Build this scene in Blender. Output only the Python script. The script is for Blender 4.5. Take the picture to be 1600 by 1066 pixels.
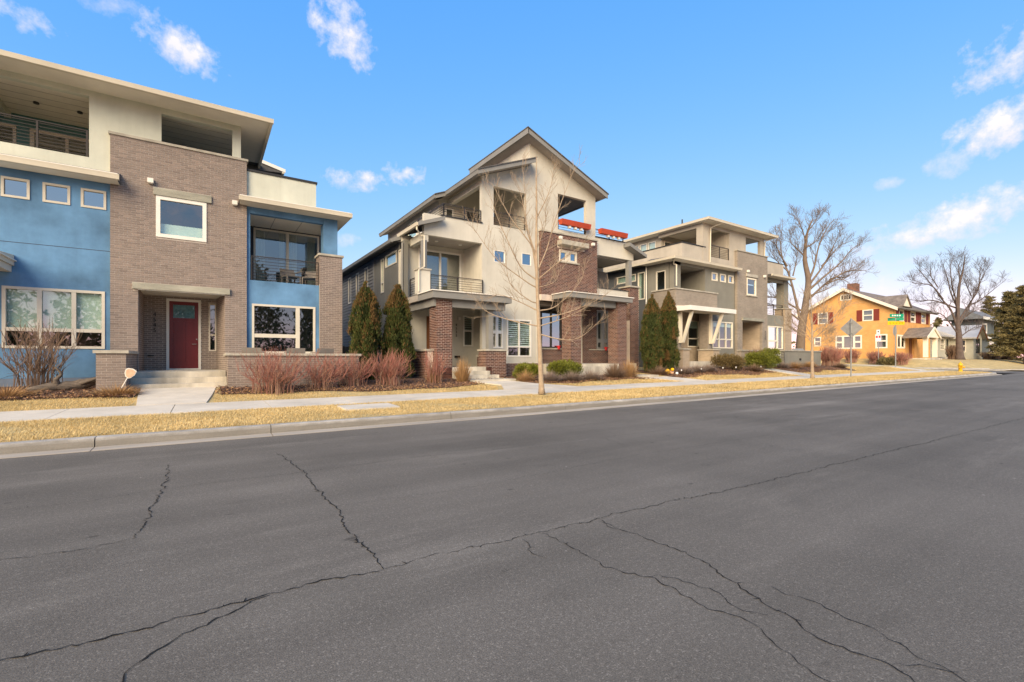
import bpy, math, random
import numpy as np
from mathutils import Vector, Matrix
R = math.radians
sc = bpy.context.scene
for o in list(bpy.data.objects): bpy.data.objects.remove(o)
COL = sc.collection
# ------------------------------------------------------------------ camera
CF = 722.6; CU = 800.0; CV = 561.0; CT = math.atan2(1090.0, CF)
CC, CS, CH = math.cos(CT), math.sin(CT), 1.3
cam_d = bpy.data.cameras.new('camera'); cam = bpy.data.objects.new('camera', cam_d); COL.objects.link(cam)
cam_d.sensor_width = 36; cam_d.lens = CF/1600*36; cam_d.shift_y = 28/1600
cam_d.clip_start = .05; cam_d.clip_end = 3000
cam.location = (0, 0, CH); cam.rotation_euler = (R(90), 0, -(math.pi/2-CT))
sc.camera = cam
# ------------------------------------------------------------------ sky, sun, exposure
SUN_EL = 30.0; SUN_AZ = (-0.78, -0.63)          # where the light comes from (x, y)
w = bpy.data.worlds.new('World'); sc.world = w; w.use_nodes = True
sc.view_settings.view_transform = 'Standard'; sc.view_settings.look = 'None'
sc.view_settings.exposure = 1.15; sc.view_settings.gamma = 1.0
sc.view_settings.use_curve_mapping = False
SKY_STRENGTH = 0.142
sc.cycles.diffuse_bounces = 8; sc.cycles.max_bounces = 14; sc.cycles.transparent_max_bounces = 12
def pix_dir(u, v):
    a = (u-CU)/CF
    d = Vector((CC+CS*a, CS-CC*a, (CV-v)/CF)); return d.normalized()
def world_nodes():
    nt = w.node_tree; N = nt.nodes; Lk = nt.links; N.clear()
    out = N.new('ShaderNodeOutputWorld'); bg = N.new('ShaderNodeBackground'); Lk.new(bg.outputs[0], out.inputs[0])
    sky = N.new('ShaderNodeTexSky'); sky.sky_type = 'NISHITA'; sky.sun_disc = False
    sky.sun_elevation = R(SUN_EL); sky.sun_rotation = math.atan2(SUN_AZ[0], SUN_AZ[1])
    sky.altitude = 1600; sky.air_density = 1.0; sky.dust_density = .6; sky.ozone_density = 1.6
    tc = N.new('ShaderNodeTexCoord'); d = tc.outputs['Generated']
    def M(op, a, b=None, c=None, clamp=False):
        n = N.new('ShaderNodeMath'); n.operation = op; n.use_clamp = clamp
        for i, q in enumerate((a, b, c)):
            if q is None: continue
            if isinstance(q, (int, float)): n.inputs[i].default_value = q
            else: Lk.new(q, n.inputs[i])
        return n.outputs[0]
    def dot(vec):
        n = N.new('ShaderNodeVectorMath'); n.operation = 'DOT_PRODUCT'
        Lk.new(d, n.inputs[0]); n.inputs[1].default_value = vec; return n.outputs['Value']
    nz = N.new('ShaderNodeTexNoise'); nz.inputs['Scale'].default_value = 13; nz.inputs['Detail'].default_value = 9; nz.inputs['Roughness'].default_value = .62
    Lk.new(d, nz.inputs['Vector'])
    nz2 = N.new('ShaderNodeTexNoise'); nz2.inputs['Scale'].default_value = 45; nz2.inputs['Detail'].default_value = 6; nz2.inputs['Roughness'].default_value = .6
    Lk.new(d, nz2.inputs['Vector'])
    nv = M('ADD', M('MULTIPLY', M('SUBTRACT', nz.outputs[0], .5), 6.5), M('MULTIPLY', M('SUBTRACT', nz2.outputs[0], .5), 4.5))
    # cloud: centre pixel, half width, half height (px at the picture centre), tilt, density
    clouds = [(272, 65, 78, 28, -18, 1), (540, 60, 38, 56, 38, 0.95), (20, 12, 76, 24, 0, 0.9), (165, 2, 86, 20, 0, 0.5), (556, 277, 48, 19, 5, 1), (641, 274, 40, 18, 2, 1), (1572, 86, 81, 40, 18, 1), (1565, 197, 86, 30, 14, 1), (1482, 256, 33, 20, 5, 0.6), (1528, 330, 129, 27, 8, 1), (1452, 366, 102, 19, 8, 1), (1405, 409, 48, 9, 2, 0.55), (1386, 288, 19, 8, 0, 0.5), (541, 376, 18, 9, 0, 0.6), (1390, 455, 81, 27, 6, 0.75), (1590, 455, 64, 17, 4, 0.5), (1330, 425, 64, 13, 0, 0.5), (1240, 520, 100, 26, 0, 0.5)]
    rng = random.Random(4)
    ents = []
    for u, v, a, b, t, k in clouds:
        c = pix_dir(u, v); fo = 1/((1+((u-CU)/CF)**2+((CV-v)/CF)**2))
        ents.append((c, a/CF*fo*1.05, b/CF*fo**.5, t, k))
    for i in range(26):                           # the same fair weather all round the sky
        az = rng.uniform(0, 2*math.pi); el = R(rng.uniform(5, 55))
        c = Vector((math.cos(az)*math.cos(el), math.sin(az)*math.cos(el), math.sin(el)))
        fwd = Vector((CC, CS, 0))
        if c.dot(fwd) > .45: continue
        ents.append((c, rng.uniform(.08, .26), rng.uniform(.03, .07), rng.uniform(-15, 15), rng.uniform(.6, 1)))
    tot = None; shade = None
    for c, a, b, t, k in ents:
        up = Vector((0, 0, 1)); s = c.cross(up).normalized(); q = s.cross(c).normalized()
        ct, st = math.cos(R(t)), math.sin(R(t)); s2 = s*ct+q*st; q2 = q*ct-s*st
        x = M('MULTIPLY', dot(s2), 1/a); y = M('MULTIPLY', dot(q2), 1/b)
        r2 = M('ADD', M('MULTIPLY', x, x), M('MULTIPLY', y, y))
        front = M('MULTIPLY', M('SUBTRACT', dot(c), .5), 40, clamp=True)
        m = M('MULTIPLY', M('MULTIPLY', M('SUBTRACT', M('ADD', 1.3, nv), r2), .48, clamp=True), M('MULTIPLY', front, k))
        tot = m if tot is None else M('MAXIMUM', tot, m)
        sh = M('MULTIPLY', m, M('MULTIPLY_ADD', y, .35, .62, clamp=True))
        shade = sh if shade is None else M('MAXIMUM', shade, sh)
    mixc = N.new('ShaderNodeMix'); mixc.data_type = 'RGBA'
    Lk.new(shade, mixc.inputs['Factor']); mixc.inputs['A'].default_value = (2.75, 2.7, 3.4, 1); mixc.inputs['B'].default_value = (3.75, 3.5, 3.6, 1)
    mx = N.new('ShaderNodeMix'); mx.data_type = 'RGBA'
    sp = N.new('ShaderNodeSeparateColor'); Lk.new(sky.outputs[0], sp.inputs[0]); cb = N.new('ShaderNodeCombineColor')   # the photograph's deeper blue
    for i, (k, s0, e) in enumerate(((.46, .81, 1.12), (1.42, 1.38, .52), (3.2, 2.6, .10))):
        Lk.new(M('MULTIPLY', M('POWER', M('DIVIDE', sp.outputs[i], s0), e), k), cb.inputs[i])
    Lk.new(M('MULTIPLY', tot, .93), mx.inputs['Factor']); Lk.new(cb.outputs[0], mx.inputs['A']); Lk.new(mixc.outputs['Result'], mx.inputs['B'])
    Lk.new(mx.outputs['Result'], bg.inputs['Color']); bg.inputs['Strength'].default_value = SKY_STRENGTH
world_nodes()
sd = bpy.data.lights.new('sun', 'SUN'); sd.energy = 3.2; sd.angle = R(45); sd.color = (1, .81, .55)
sun = bpy.data.objects.new('sun', sd); COL.objects.link(sun)
sv = Vector((SUN_AZ[0]*math.cos(R(SUN_EL)), SUN_AZ[1]*math.cos(R(SUN_EL)), math.sin(R(SUN_EL))))
sun.rotation_euler = sv.to_track_quat('Z', 'Y').to_euler(); sun.location = (-30, -10, 30)
# ------------------------------------------------------------------ helpers
ORG = {}
def tag(o, label=None, cat=None, group=None, kind=None):
    if label: o['label'] = label
    if cat: o['category'] = cat
    if group: o['group'] = group
    if kind: o['kind'] = kind
    return o
def thing(name, label, cat, loc, group=None):
    o = bpy.data.objects.new(name, None); COL.objects.link(o); o.location = loc; o.empty_display_size = .2
    ORG[o.name] = Vector(loc); return tag(o, label, cat, group)
class Fr:                                       # a wall's frame: u along it, w inwards from its face
    def __init__(s, O, U, I):
        s.O = O; s.U = U; s.I = I; s.flip = (U[0]*I[1]-U[1]*I[0]) < 0
    def p(s, u, w, z): return (s.O[0]+s.U[0]*u+s.I[0]*w, s.O[1]+s.U[1]*u+s.I[1]*w, z)
def FY(P): return Fr((0, P), (1, 0), (0, 1))     # faces the street
def FX(P): return Fr((P, 0), (0, 1), (1, 0))     # faces left along the street
def FXP(P): return Fr((P, 0), (0, 1), (-1, 0))   # faces right
WF = Fr((0, 0), (1, 0), (0, 1))
BOXF = [(0, 1, 5, 4), (1, 2, 6, 5), (2, 3, 7, 6), (3, 0, 4, 7), (4, 5, 6, 7), (3, 2, 1, 0)]
class MB:
    def __init__(s): s.v = []; s.f = []; s.a = []
    def box(s, fr, u0, u1, w0, w1, z0, z1, a=0.):
        if u0 > u1: u0, u1 = u1, u0
        if w0 > w1: w0, w1 = w1, w0
        n = len(s.v)
        for z in (z0, z1):
            for u, q in ((u0, w0), (u1, w0), (u1, w1), (u0, w1)): s.v.append(fr.p(u, q, z))
        for f in BOXF: s.f.append(tuple(n+i for i in (f[::-1] if fr.flip else f))); s.a.append(a)
        return s
    def w(s, x0, x1, y0, y1, z0, z1, a=0.): return s.box(WF, x0, x1, y0, y1, z0, z1, a)
    def face(s, pts, a=0.):
        n = len(s.v); s.v += [tuple(p) for p in pts]; s.f.append(tuple(range(n, n+len(pts)))); s.a.append(a); return s
    def prism(s, A, B, a=0.):                    # two matching rings (A anticlockwise seen from outside of A reversed)
        n = len(s.v); k = len(A); s.v += [tuple(p) for p in A]+[tuple(p) for p in B]
        s.f.append(tuple(range(n+k-1, n-1, -1))); s.f.append(tuple(range(n+k, n+2*k))); s.a += [a, a]
        for i in range(k):
            j = (i+1) % k; s.f.append((n+i, n+j, n+k+j, n+k+i)); s.a.append(a)
        return s
    def tube(s, pts, rad, n=6, a=0., cap=True):
        pts = [Vector(p) for p in pts]; b = len(s.v); up = None
        for i, p in enumerate(pts):
            d = (pts[min(i+1, len(pts)-1)]-pts[max(i-1, 0)])
            if d.length < 1e-7: d = Vector((0, 0, 1))
            d.normalize()
            if up is None:
                up = d.cross(Vector((.31, .87, .37)));
                if up.length < 1e-3: up = d.cross(Vector((1, 0, 0)))
            up = (up-d*up.dot(d)).normalized(); sd_ = d.cross(up)
            r = rad[i] if isinstance(rad, (list, tuple)) else rad
            for k in range(n):
                t = 2*math.pi*k/n; q = p+up*(r*math.cos(t))+sd_*(r*math.sin(t)); s.v.append((q.x, q.y, q.z))
        for i in range(len(pts)-1):
            for k in range(n):
                k2 = (k+1) % n; s.f.append((b+i*n+k, b+i*n+k2, b+(i+1)*n+k2, b+(i+1)*n+k)); s.a.append(a)
        if cap:
            s.f.append(tuple(b+k for k in range(n-1, -1, -1))); s.a.append(a)
            e = b+(len(pts)-1)*n; s.f.append(tuple(e+k for k in range(n))); s.a.append(a)
        return s
    def lathe(s, c, prof, n=16, a=0.):           # prof: (radius, z) bottom to top
        b = len(s.v)
        for r, z in prof:
            for k in range(n):
                t = 2*math.pi*k/n; s.v.append((c[0]+r*math.cos(t), c[1]+r*math.sin(t), c[2]+z))
        for i in range(len(prof)-1):
            for k in range(n):
                k2 = (k+1) % n; s.f.append((b+i*n+k, b+i*n+k2, b+(i+1)*n+k2, b+(i+1)*n+k)); s.a.append(a)
        s.f.append(tuple(b+k for k in range(n-1, -1, -1))); e = b+(len(prof)-1)*n; s.f.append(tuple(e+k for k in range(n))); s.a += [a, a]
        return s
    def build(s, name, mat, parent=None, smooth=False):
        o = ORG.get(parent.name, Vector((0, 0, 0))) if parent else Vector((0, 0, 0))
        me = bpy.data.meshes.new(name); V = np.array(s.v, dtype=np.float64).reshape(-1, 3)-np.array(o)
        me.from_pydata(V.tolist(), [], s.f)
        if any(s.a):
            at = me.attributes.new('rnd', 'FLOAT', 'FACE'); at.data.foreach_set('value', s.a)
        me.materials.append(mat)
        if smooth: me.polygons.foreach_set('use_smooth', [True]*len(me.polygons))
        ob = bpy.data.objects.new(name, me); COL.objects.link(ob)
        if parent: ob.parent = parent; ORG[ob.name] = o
        else: ORG[ob.name] = Vector((0, 0, 0))
        return ob
def base_origin(ob, loc):                        # a top-level mesh's origin at its base
    d = Vector(loc); ob.data.transform(Matrix.Translation(-d)); ob.location = d; ORG[ob.name] = d; return ob
UC = {}
def ubox(name, mat, parent, c, size, rotz=0, roty=0):     # shared unit box, scaled
    key = mat.name
    if key not in UC:
        m = MB().w(-.5, .5, -.5, .5, -.5, .5); me = bpy.data.meshes.new('unit_'+key); me.from_pydata(m.v, [], m.f); me.materials.append(mat); UC[key] = me
    ob = bpy.data.objects.new(name, UC[key]); COL.objects.link(ob)
    o = ORG.get(parent.name, Vector((0, 0, 0))) if parent else Vector((0, 0, 0))
    ob.parent = parent; ob.location = Vector(c)-o; ob.scale = size; ob.rotation_euler = (0, roty, rotz); ORG[ob.name] = o
    return ob
def fbox(name, mat, parent, fr, u0, u1, w0, w1, z0, z1):
    return MB().box(fr, u0, u1, w0, w1, z0, z1).build(name, mat, parent)
def mesh_np(name, V, F, mat, parent=None, attrs=None, smooth=False):       # fast mesh of equal-sided faces
    me = bpy.data.meshes.new(name); V = np.asarray(V, np.float32); F = np.asarray(F, np.int32)
    o = ORG.get(parent.name, Vector((0, 0, 0))) if parent else Vector((0, 0, 0)); V = V-np.array(o, np.float32)
    k = F.shape[1]; me.vertices.add(len(V)); me.vertices.foreach_set('co', V.ravel())
    me.loops.add(F.size); me.loops.foreach_set('vertex_index', F.ravel())
    me.polygons.add(len(F)); me.polygons.foreach_set('loop_start', np.arange(0, F.size, k, dtype=np.int32))
    if attrs is not None:
        at = me.attributes.new('rnd', 'FLOAT', 'FACE'); at.data.foreach_set('value', np.asarray(attrs, np.float32))
    me.update(calc_edges=True); me.materials.append(mat)
    if smooth: me.polygons.foreach_set('use_smooth', [True]*len(F))
    ob = bpy.data.objects.new(name, me); COL.objects.link(ob)
    if parent: ob.parent = parent
    ORG[ob.name] = o; return ob
# ------------------------------------------------------------------ materials
MATS = {}
def nodes_of(m): return m.node_tree.nodes, m.node_tree.links
def mat(name, col, rough=.85, var=.12, scale=3., bump=0., bscale=60., metal=0., col2=None, attr=0., spec=.3, streak=None, trans=0., fine=0., fscale=120., stain=0.):
    if name in MATS: return MATS[name]
    m = bpy.data.materials.new(name); m.use_nodes = True; N, Lk = nodes_of(m); b = N['Principled BSDF']
    b.inputs['Roughness'].default_value = rough; b.inputs['Metallic'].default_value = metal; b.inputs['Specular IOR Level'].default_value = spec
    tc = N.new('ShaderNodeTexCoord')
    vec = tc.outputs['Object']
    def noise(s, det=5, st=None, ro=.6):
        n = N.new('ShaderNodeTexNoise'); n.inputs['Scale'].default_value = s; n.inputs['Detail'].default_value = det; n.inputs['Roughness'].default_value = ro
        if st:
            mp = N.new('ShaderNodeMapping'); mp.inputs['Scale'].default_value = st; Lk.new(vec, mp.inputs['Vector']); Lk.new(mp.outputs[0], n.inputs['Vector'])
        else: Lk.new(vec, n.inputs['Vector'])
        return n.outputs[0]
    def ramp(fac, lo, hi, a, c):
        r = N.new('ShaderNodeMapRange'); Lk.new(fac, r.inputs[0]); r.inputs[1].default_value = lo; r.inputs[2].default_value = hi; r.inputs[3].default_value = a; r.inputs[4].default_value = c
        return r.outputs[0]
    c2 = col2 if col2 else tuple(q*(1-var*1.6) for q in col); c1 = tuple(q*(1+var*.6) for q in col) if not col2 else col
    mx = N.new('ShaderNodeMix'); mx.data_type = 'RGBA'; mx.inputs['A'].default_value = (*c1, 1); mx.inputs['B'].default_value = (*c2, 1)
    fac = ramp(noise(scale, 6, streak), .3, .7, 0, 1)
    if attr:
        at = N.new('ShaderNodeAttribute'); at.attribute_name = 'rnd'
        a2 = N.new('ShaderNodeMath'); a2.operation = 'MULTIPLY_ADD'; Lk.new(at.outputs['Fac'], a2.inputs[0]); a2.inputs[1].default_value = attr
        a3 = N.new('ShaderNodeMath'); a3.operation = 'MULTIPLY'; Lk.new(fac, a3.inputs[0]); a3.inputs[1].default_value = 1-attr
        Lk.new(a3.outputs[0], a2.inputs[2]); fac = a2.outputs[0]
    Lk.new(fac, mx.inputs['Factor']); colo = mx.outputs['Result']
    if fine:
        hs = N.new('ShaderNodeHueSaturation'); Lk.new(colo, hs.inputs['Color']); Lk.new(ramp(noise(fscale, 3), .3, .7, 1-fine, 1+fine), hs.inputs['Value']); colo = hs.outputs[0]
    if stain:
        hs = N.new('ShaderNodeHueSaturation'); Lk.new(colo, hs.inputs['Color']); Lk.new(ramp(noise(1.0, 6, (3.2, 3.2, .22), .65), .42, .72, 1.04, 1-stain), hs.inputs['Value']); colo = hs.outputs[0]
    Lk.new(colo, b.inputs['Base Color'])
    if bump:
        bp = N.new('ShaderNodeBump'); bp.inputs['Strength'].default_value = bump; bp.inputs['Distance'].default_value = .02
        Lk.new(noise(bscale, 4), bp.inputs['Height']); Lk.new(bp.outputs[0], b.inputs['Normal'])
    if trans:
        tr = N.new('ShaderNodeBsdfTranslucent'); Lk.new(colo, tr.inputs['Color']); ms = N.new('ShaderNodeMixShader'); ms.inputs[0].default_value = trans
        out = N['Material Output']; Lk.new(b.outputs[0], ms.inputs[1]); Lk.new(tr.outputs[0], ms.inputs[2]); Lk.new(ms.outputs[0], out.inputs[0])
    MATS[name] = m; return m
def brick_mat(name, cols, var_scale=2.):
    m = bpy.data.materials.new(name); m.use_nodes = True; N, Lk = nodes_of(m); b = N['Principled BSDF']; b.inputs['Roughness'].default_value = .85; b.inputs['Specular IOR Level'].default_value = .2
    at = N.new('ShaderNodeAttribute'); at.attribute_name = 'rnd'; cr = N.new('ShaderNodeValToRGB'); Lk.new(at.outputs['Fac'], cr.inputs[0])
    e = cr.color_ramp.elements
    while len(e) < len(cols): e.new(.5)
    for i, c in enumerate(cols): e[i].position = i/(len(cols)-1); e[i].color = (*c, 1)
    tc = N.new('ShaderNodeTexCoord'); n = N.new('ShaderNodeTexNoise'); n.inputs['Scale'].default_value = 90; n.inputs['Detail'].default_value = 3; Lk.new(tc.outputs['Object'], n.inputs['Vector'])
    hs = N.new('ShaderNodeHueSaturation'); Lk.new(cr.outputs[0], hs.inputs['Color']); r = N.new('ShaderNodeMapRange'); Lk.new(n.outputs[0], r.inputs[0]); r.inputs[1].default_value = .3; r.inputs[2].default_value = .7; r.inputs[3].default_value = .75; r.inputs[4].default_value = 1.15; Lk.new(r.outputs[0], hs.inputs['Value'])
    Lk.new(hs.outputs[0], b.inputs['Base Color'])
    bp = N.new('ShaderNodeBump'); bp.inputs['Strength'].default_value = .3; bp.inputs['Distance'].default_value = .01; Lk.new(n.outputs[0], bp.inputs['Height']); Lk.new(bp.outputs[0], b.inputs['Normal'])
    MATS[name] = m; return m
def far_brick(name, c1, c2, mortar, scale=1.0, bw=.203, bh=.0677):     # bricks too far off to tell apart singly
    m = bpy.data.materials.new(name); m.use_nodes = True; N, Lk = nodes_of(m); b = N['Principled BSDF']; b.inputs['Roughness'].default_value = .88; b.inputs['Specular IOR Level'].default_value = .2
    ge = N.new('ShaderNodeNewGeometry'); sp = N.new('ShaderNodeSeparateXYZ'); Lk.new(ge.outputs['Position'], sp.inputs[0])
    ad = N.new('ShaderNodeMath'); ad.operation = 'ADD'; Lk.new(sp.outputs[0], ad.inputs[0]); Lk.new(sp.outputs[1], ad.inputs[1])
    cb = N.new('ShaderNodeCombineXYZ'); Lk.new(ad.outputs[0], cb.inputs[0]); Lk.new(sp.outputs[2], cb.inputs[1])
    t = N.new('ShaderNodeTexBrick'); Lk.new(cb.outputs[0], t.inputs['Vector']); t.inputs['Scale'].default_value = scale; t.inputs['Brick Width'].default_value = bw; t.inputs['Row Height'].default_value = bh; t.inputs['Mortar Size'].default_value = .006
    t.inputs['Color1'].default_value = (*c1, 1); t.inputs['Color2'].default_value = (*c2, 1); t.inputs['Mortar'].default_value = (*mortar, 1)
    n = N.new('ShaderNodeTexNoise'); n.inputs['Scale'].default_value = 1.3; n.inputs['Detail'].default_value = 5; Lk.new(ge.outputs['Position'], n.inputs['Vector'])
    hs = N.new('ShaderNodeHueSaturation'); Lk.new(t.outputs[0], hs.inputs['Color']); r = N.new('ShaderNodeMapRange'); Lk.new(n.outputs[0], r.inputs[0]); r.inputs[1].default_value = .3; r.inputs[2].default_value = .7; r.inputs[3].default_value = .88; r.inputs[4].default_value = 1.12; Lk.new(r.outputs[0], hs.inputs['Value'])
    Lk.new(hs.outputs[0], b.inputs['Base Color'])
    bp = N.new('ShaderNodeBump'); bp.inputs['Strength'].default_value = .4; bp.inputs['Distance'].default_value = .01; Lk.new(t.outputs['Fac'], bp.inputs['Height']); bp.invert = True; Lk.new(bp.outputs[0], b.inputs['Normal'])
    MATS[name] = m; return m
def glass_mat(name='window_glass', tint=(.86, .92, .9), refl=.14):
    m = bpy.data.materials.new(name); m.use_nodes = True; N, Lk = nodes_of(m); N.remove(N['Principled BSDF']); out = N['Material Output']
    g = N.new('ShaderNodeBsdfGlossy'); g.inputs['Roughness'].default_value = .015; g.inputs['Color'].default_value = (.95, .97, 1, 1)
    t = N.new('ShaderNodeBsdfTransparent'); t.inputs['Color'].default_value = (*tint, 1)
    fr = N.new('ShaderNodeFresnel'); fr.inputs['IOR'].default_value = 1.55; ad = N.new('ShaderNodeMath'); ad.operation = 'MULTIPLY_ADD'; ad.use_clamp = True; Lk.new(fr.outputs[0], ad.inputs[0]); ad.inputs[1].default_value = 1.2; ad.inputs[2].default_value = refl
    tc = N.new('ShaderNodeTexCoord'); n = N.new('ShaderNodeTexNoise'); n.inputs['Scale'].default_value = 1.1; Lk.new(tc.outputs['Object'], n.inputs['Vector'])
    bp = N.new('ShaderNodeBump'); bp.inputs['Strength'].default_value = .06; bp.inputs['Distance'].default_value = .05; Lk.new(n.outputs[0], bp.inputs['Height']); Lk.new(bp.outputs[0], g.inputs['Normal'])
    ge = N.new('ShaderNodeNewGeometry'); sb = N.new('ShaderNodeMath'); sb.operation = 'SUBTRACT'; sb.inputs[0].default_value = 1; Lk.new(ge.outputs['Backfacing'], sb.inputs[1]); ml = N.new('ShaderNodeMath'); ml.operation = 'MULTIPLY'; Lk.new(ad.outputs[0], ml.inputs[0]); Lk.new(sb.outputs[0], ml.inputs[1])
    mx = N.new('ShaderNodeMixShader'); Lk.new(ml.outputs[0], mx.inputs[0]); Lk.new(t.outputs[0], mx.inputs[1]); Lk.new(g.outputs[0], mx.inputs[2]); Lk.new(mx.outputs[0], out.inputs[0])
    MATS[name] = m; return m
def asphalt_mat():
    m = bpy.data.materials.new('asphalt'); m.use_nodes = True; N, Lk = nodes_of(m); b = N['Principled BSDF']
    ge = N.new('ShaderNodeNewGeometry'); P = ge.outputs['Position']
    def noise(s, det=4, st=None, ro=.6):
        n = N.new('ShaderNodeTexNoise'); n.inputs['Scale'].default_value = s; n.inputs['Detail'].default_value = det; n.inputs['Roughness'].default_value = ro
        if st:
            mp = N.new('ShaderNodeMapping'); mp.inputs['Scale'].default_value = st; Lk.new(P, mp.inputs['Vector']); Lk.new(mp.outputs[0], n.inputs['Vector'])
        else: Lk.new(P, n.inputs['Vector'])
        return n.outputs[0]
    def rg(f, lo, hi, a, c):
        r = N.new('ShaderNodeMapRange'); Lk.new(f, r.inputs[0]); r.inputs[1].default_value = lo; r.inputs[2].default_value = hi; r.inputs[3].default_value = a; r.inputs[4].default_value = c; return r.outputs[0]
    def mul(a, c):
        q = N.new('ShaderNodeMath'); q.operation = 'MULTIPLY'
        for i, x in enumerate((a, c)):
            if isinstance(x, float): q.inputs[i].default_value = x
            else: Lk.new(x, q.inputs[i])
        return q.outputs[0]
    big = rg(noise(.28, 5), .3, .7, .80, 1.2)
    lane = rg(noise(.9, 4, (.06, 1, 1)), .3, .7, .82, 1.18)        # wheel tracks along the street
    pat = rg(noise(.5, 6, (.22, 1, 1), .70), .54, .72, 1., 1.5)   # worn pale patches
    dark = rg(noise(1.6, 5, (.5, 1, 1)), .60, .78, 1., .80)        # old oil stains
    fine = rg(noise(150, 2), .25, .75, .62, 1.42)
    mid = rg(noise(42, 3), .3, .7, .86, 1.15)
    vo = N.new('ShaderNodeTexVoronoi'); vo.inputs['Scale'].default_value = 140; Lk.new(P, vo.inputs['Vector'])
    sp = N.new('ShaderNodeSeparateColor'); Lk.new(vo.outputs['Color'], sp.inputs[0])
    stone = rg(sp.outputs[0], .86, .98, 1., 1.5)
    def dots(scale, rad, thr, val, st=None):
        q = N.new('ShaderNodeTexVoronoi'); q.inputs['Scale'].default_value = scale
        if st:
            mp = N.new('ShaderNodeMapping'); mp.inputs['Scale'].default_value = st; Lk.new(P, mp.inputs['Vector']); Lk.new(mp.outputs[0], q.inputs['Vector'])
        else: Lk.new(P, q.inputs['Vector'])
        s = N.new('ShaderNodeSeparateColor'); Lk.new(q.outputs['Color'], s.inputs[0]); on = rg(s.outputs[1], thr, thr+.001, 0., 1.); ins = rg(q.outputs['Distance'], rad, rad*.5, 0., 1.)
        return rg(mul(on, ins), 0., 1., 1., val)
    spots = mul(mul(dots(2.3, .035, .62, 2.6), dots(4.1, .045, .78, 2.0)), mul(dots(1.7, .07, .55, .55, (.5, 1, 1)), dots(3.3, .10, .7, .68, (.6, 1, 1))))
    v = mul(mul(mul(mul(big, lane), spots), mul(pat, dark)), mul(mul(fine, mid), stone))
    hs = N.new('ShaderNodeHueSaturation'); hs.inputs['Color'].default_value = (.130, .1155, .0965, 1); Lk.new(v, hs.inputs['Value']); Lk.new(hs.outputs[0], b.inputs['Base Color'])
    b.inputs['Roughness'].default_value = .82; b.inputs['Specular IOR Level'].default_value = .12
    bp = N.new('ShaderNodeBump'); bp.inputs['Strength'].default_value = .55; bp.inputs['Distance'].default_value = .006; Lk.new(noise(130, 3), bp.inputs['Height']); Lk.new(bp.outputs[0], b.inputs['Normal'])
    MATS['asphalt'] = m; return m
M_asph = asphalt_mat()
M_conc = mat('concrete', (.60, .54, .445), .9, .14, 1.2, .25, 90, fine=.08)
M_kerb = mat('kerb_concrete', (.44, .41, .365), .9, .3, 2.2, .35, 60, fine=.14, fscale=60, streak=(.5, 1, 3))
M_gut = mat('gutter_concrete', (.41, .355, .285), .9, .2, 1.6, .2, 80, fine=.1, streak=(.25, 2, 1))
def kerb_dirt(m):                                # road dirt splashed on the lower face
    N, Lk = nodes_of(m); b = N['Principled BSDF']; src = b.inputs['Base Color'].links[0].from_socket; tc = N.new('ShaderNodeTexCoord'); s = N.new('ShaderNodeSeparateXYZ'); Lk.new(tc.outputs['Object'], s.inputs[0])
    n = N.new('ShaderNodeTexNoise'); n.inputs['Scale'].default_value = 5; n.inputs['Detail'].default_value = 6; Lk.new(tc.outputs['Object'], n.inputs['Vector'])
    a = N.new('ShaderNodeMath'); a.operation = 'MULTIPLY_ADD'; Lk.new(n.outputs[0], a.inputs[0]); a.inputs[1].default_value = .10; Lk.new(s.outputs[2], a.inputs[2])
    r = N.new('ShaderNodeMapRange'); Lk.new(a.outputs[0], r.inputs[0]); r.inputs[1].default_value = .15; r.inputs[2].default_value = .215; r.inputs[3].default_value = .75; r.inputs[4].default_value = 0
    mx = N.new('ShaderNodeMix'); mx.data_type = 'RGBA'; Lk.new(r.outputs[0], mx.inputs['Factor']); Lk.new(src, mx.inputs['A']); mx.inputs['B'].default_value = (.17, .155, .13, 1); Lk.new(mx.outputs['Result'], b.inputs['Base Color'])
kerb_dirt(M_kerb)
M_crack = mat('crack', (.012, .011, .010), .95, .2, 8)
M_steps = mat('step_concrete', (.53, .48, .39), .9, .3, 1.8, .3, 70, fine=.1, streak=(1, 1, .25))
M_soil = mat('soil', (.16, .12, .08), 1, .3, .9, .6, 20)
M_lawn = mat('dry_lawn', (.56, .42, .19), 1, .25, 1.4, .8, 45, col2=(.34, .26, .12), fine=.25, fscale=60)
M_grass = mat('dry_grass', (.86, .65, .31), .8, .2, .9, col2=(.42, .31, .13), attr=.6, trans=.25)
M_mulch = mat('mulch', (.135, .075, .05), 1, .4, 6, .9, 25, col2=(.06, .036, .026), fine=.4, fscale=30)
M_chip = mat('mulch_chip', (.28, .155, .095), .95, .3, 2, col2=(.085, .045, .03), attr=.8)
M_leafl = mat('leaf_litter', (.42, .26, .12), .9, .3, 2, col2=(.20, .11, .055), attr=.8)
M_blue = mat('blue_stucco', (.118, .245, .405), .92, .26, .8, .35, 90, fine=.05, stain=.06)
M_navy = mat('navy_siding', (.045, .055, .075), .8, .15, 2, .1)
M_cream = mat('cream_stucco', (.57, .575, .475), .93, .10, .8, .35, 90, fine=.04, stain=.06)
M_bmort = mat('tan_mortar', (.46, .40, .345), .95, .12, 4, .4, 80)
M_stone = mat('lintel_stone', (.34, .325, .26), .85, .22, 2.5, .25, 50, fine=.06, streak=(.5, 1, 2))
M_cap = mat('cap_stone', (.42, .385, .315), .85, .2, 3, .2, 50, fine=.06)
M_trim = mat('almond_trim', (.60, .55, .45), .6, .06, 2, 0)
M_white = mat('white_trim', (.72, .69, .62), .55, .05, 2, 0)
M_gutter = mat('almond_gutter', (.62, .56, .44), .5, .06, 1.5, 0)
M_soffit = mat('soffit_board', (.74, .68, .57), .75, .08, 1.2, .05)
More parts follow.
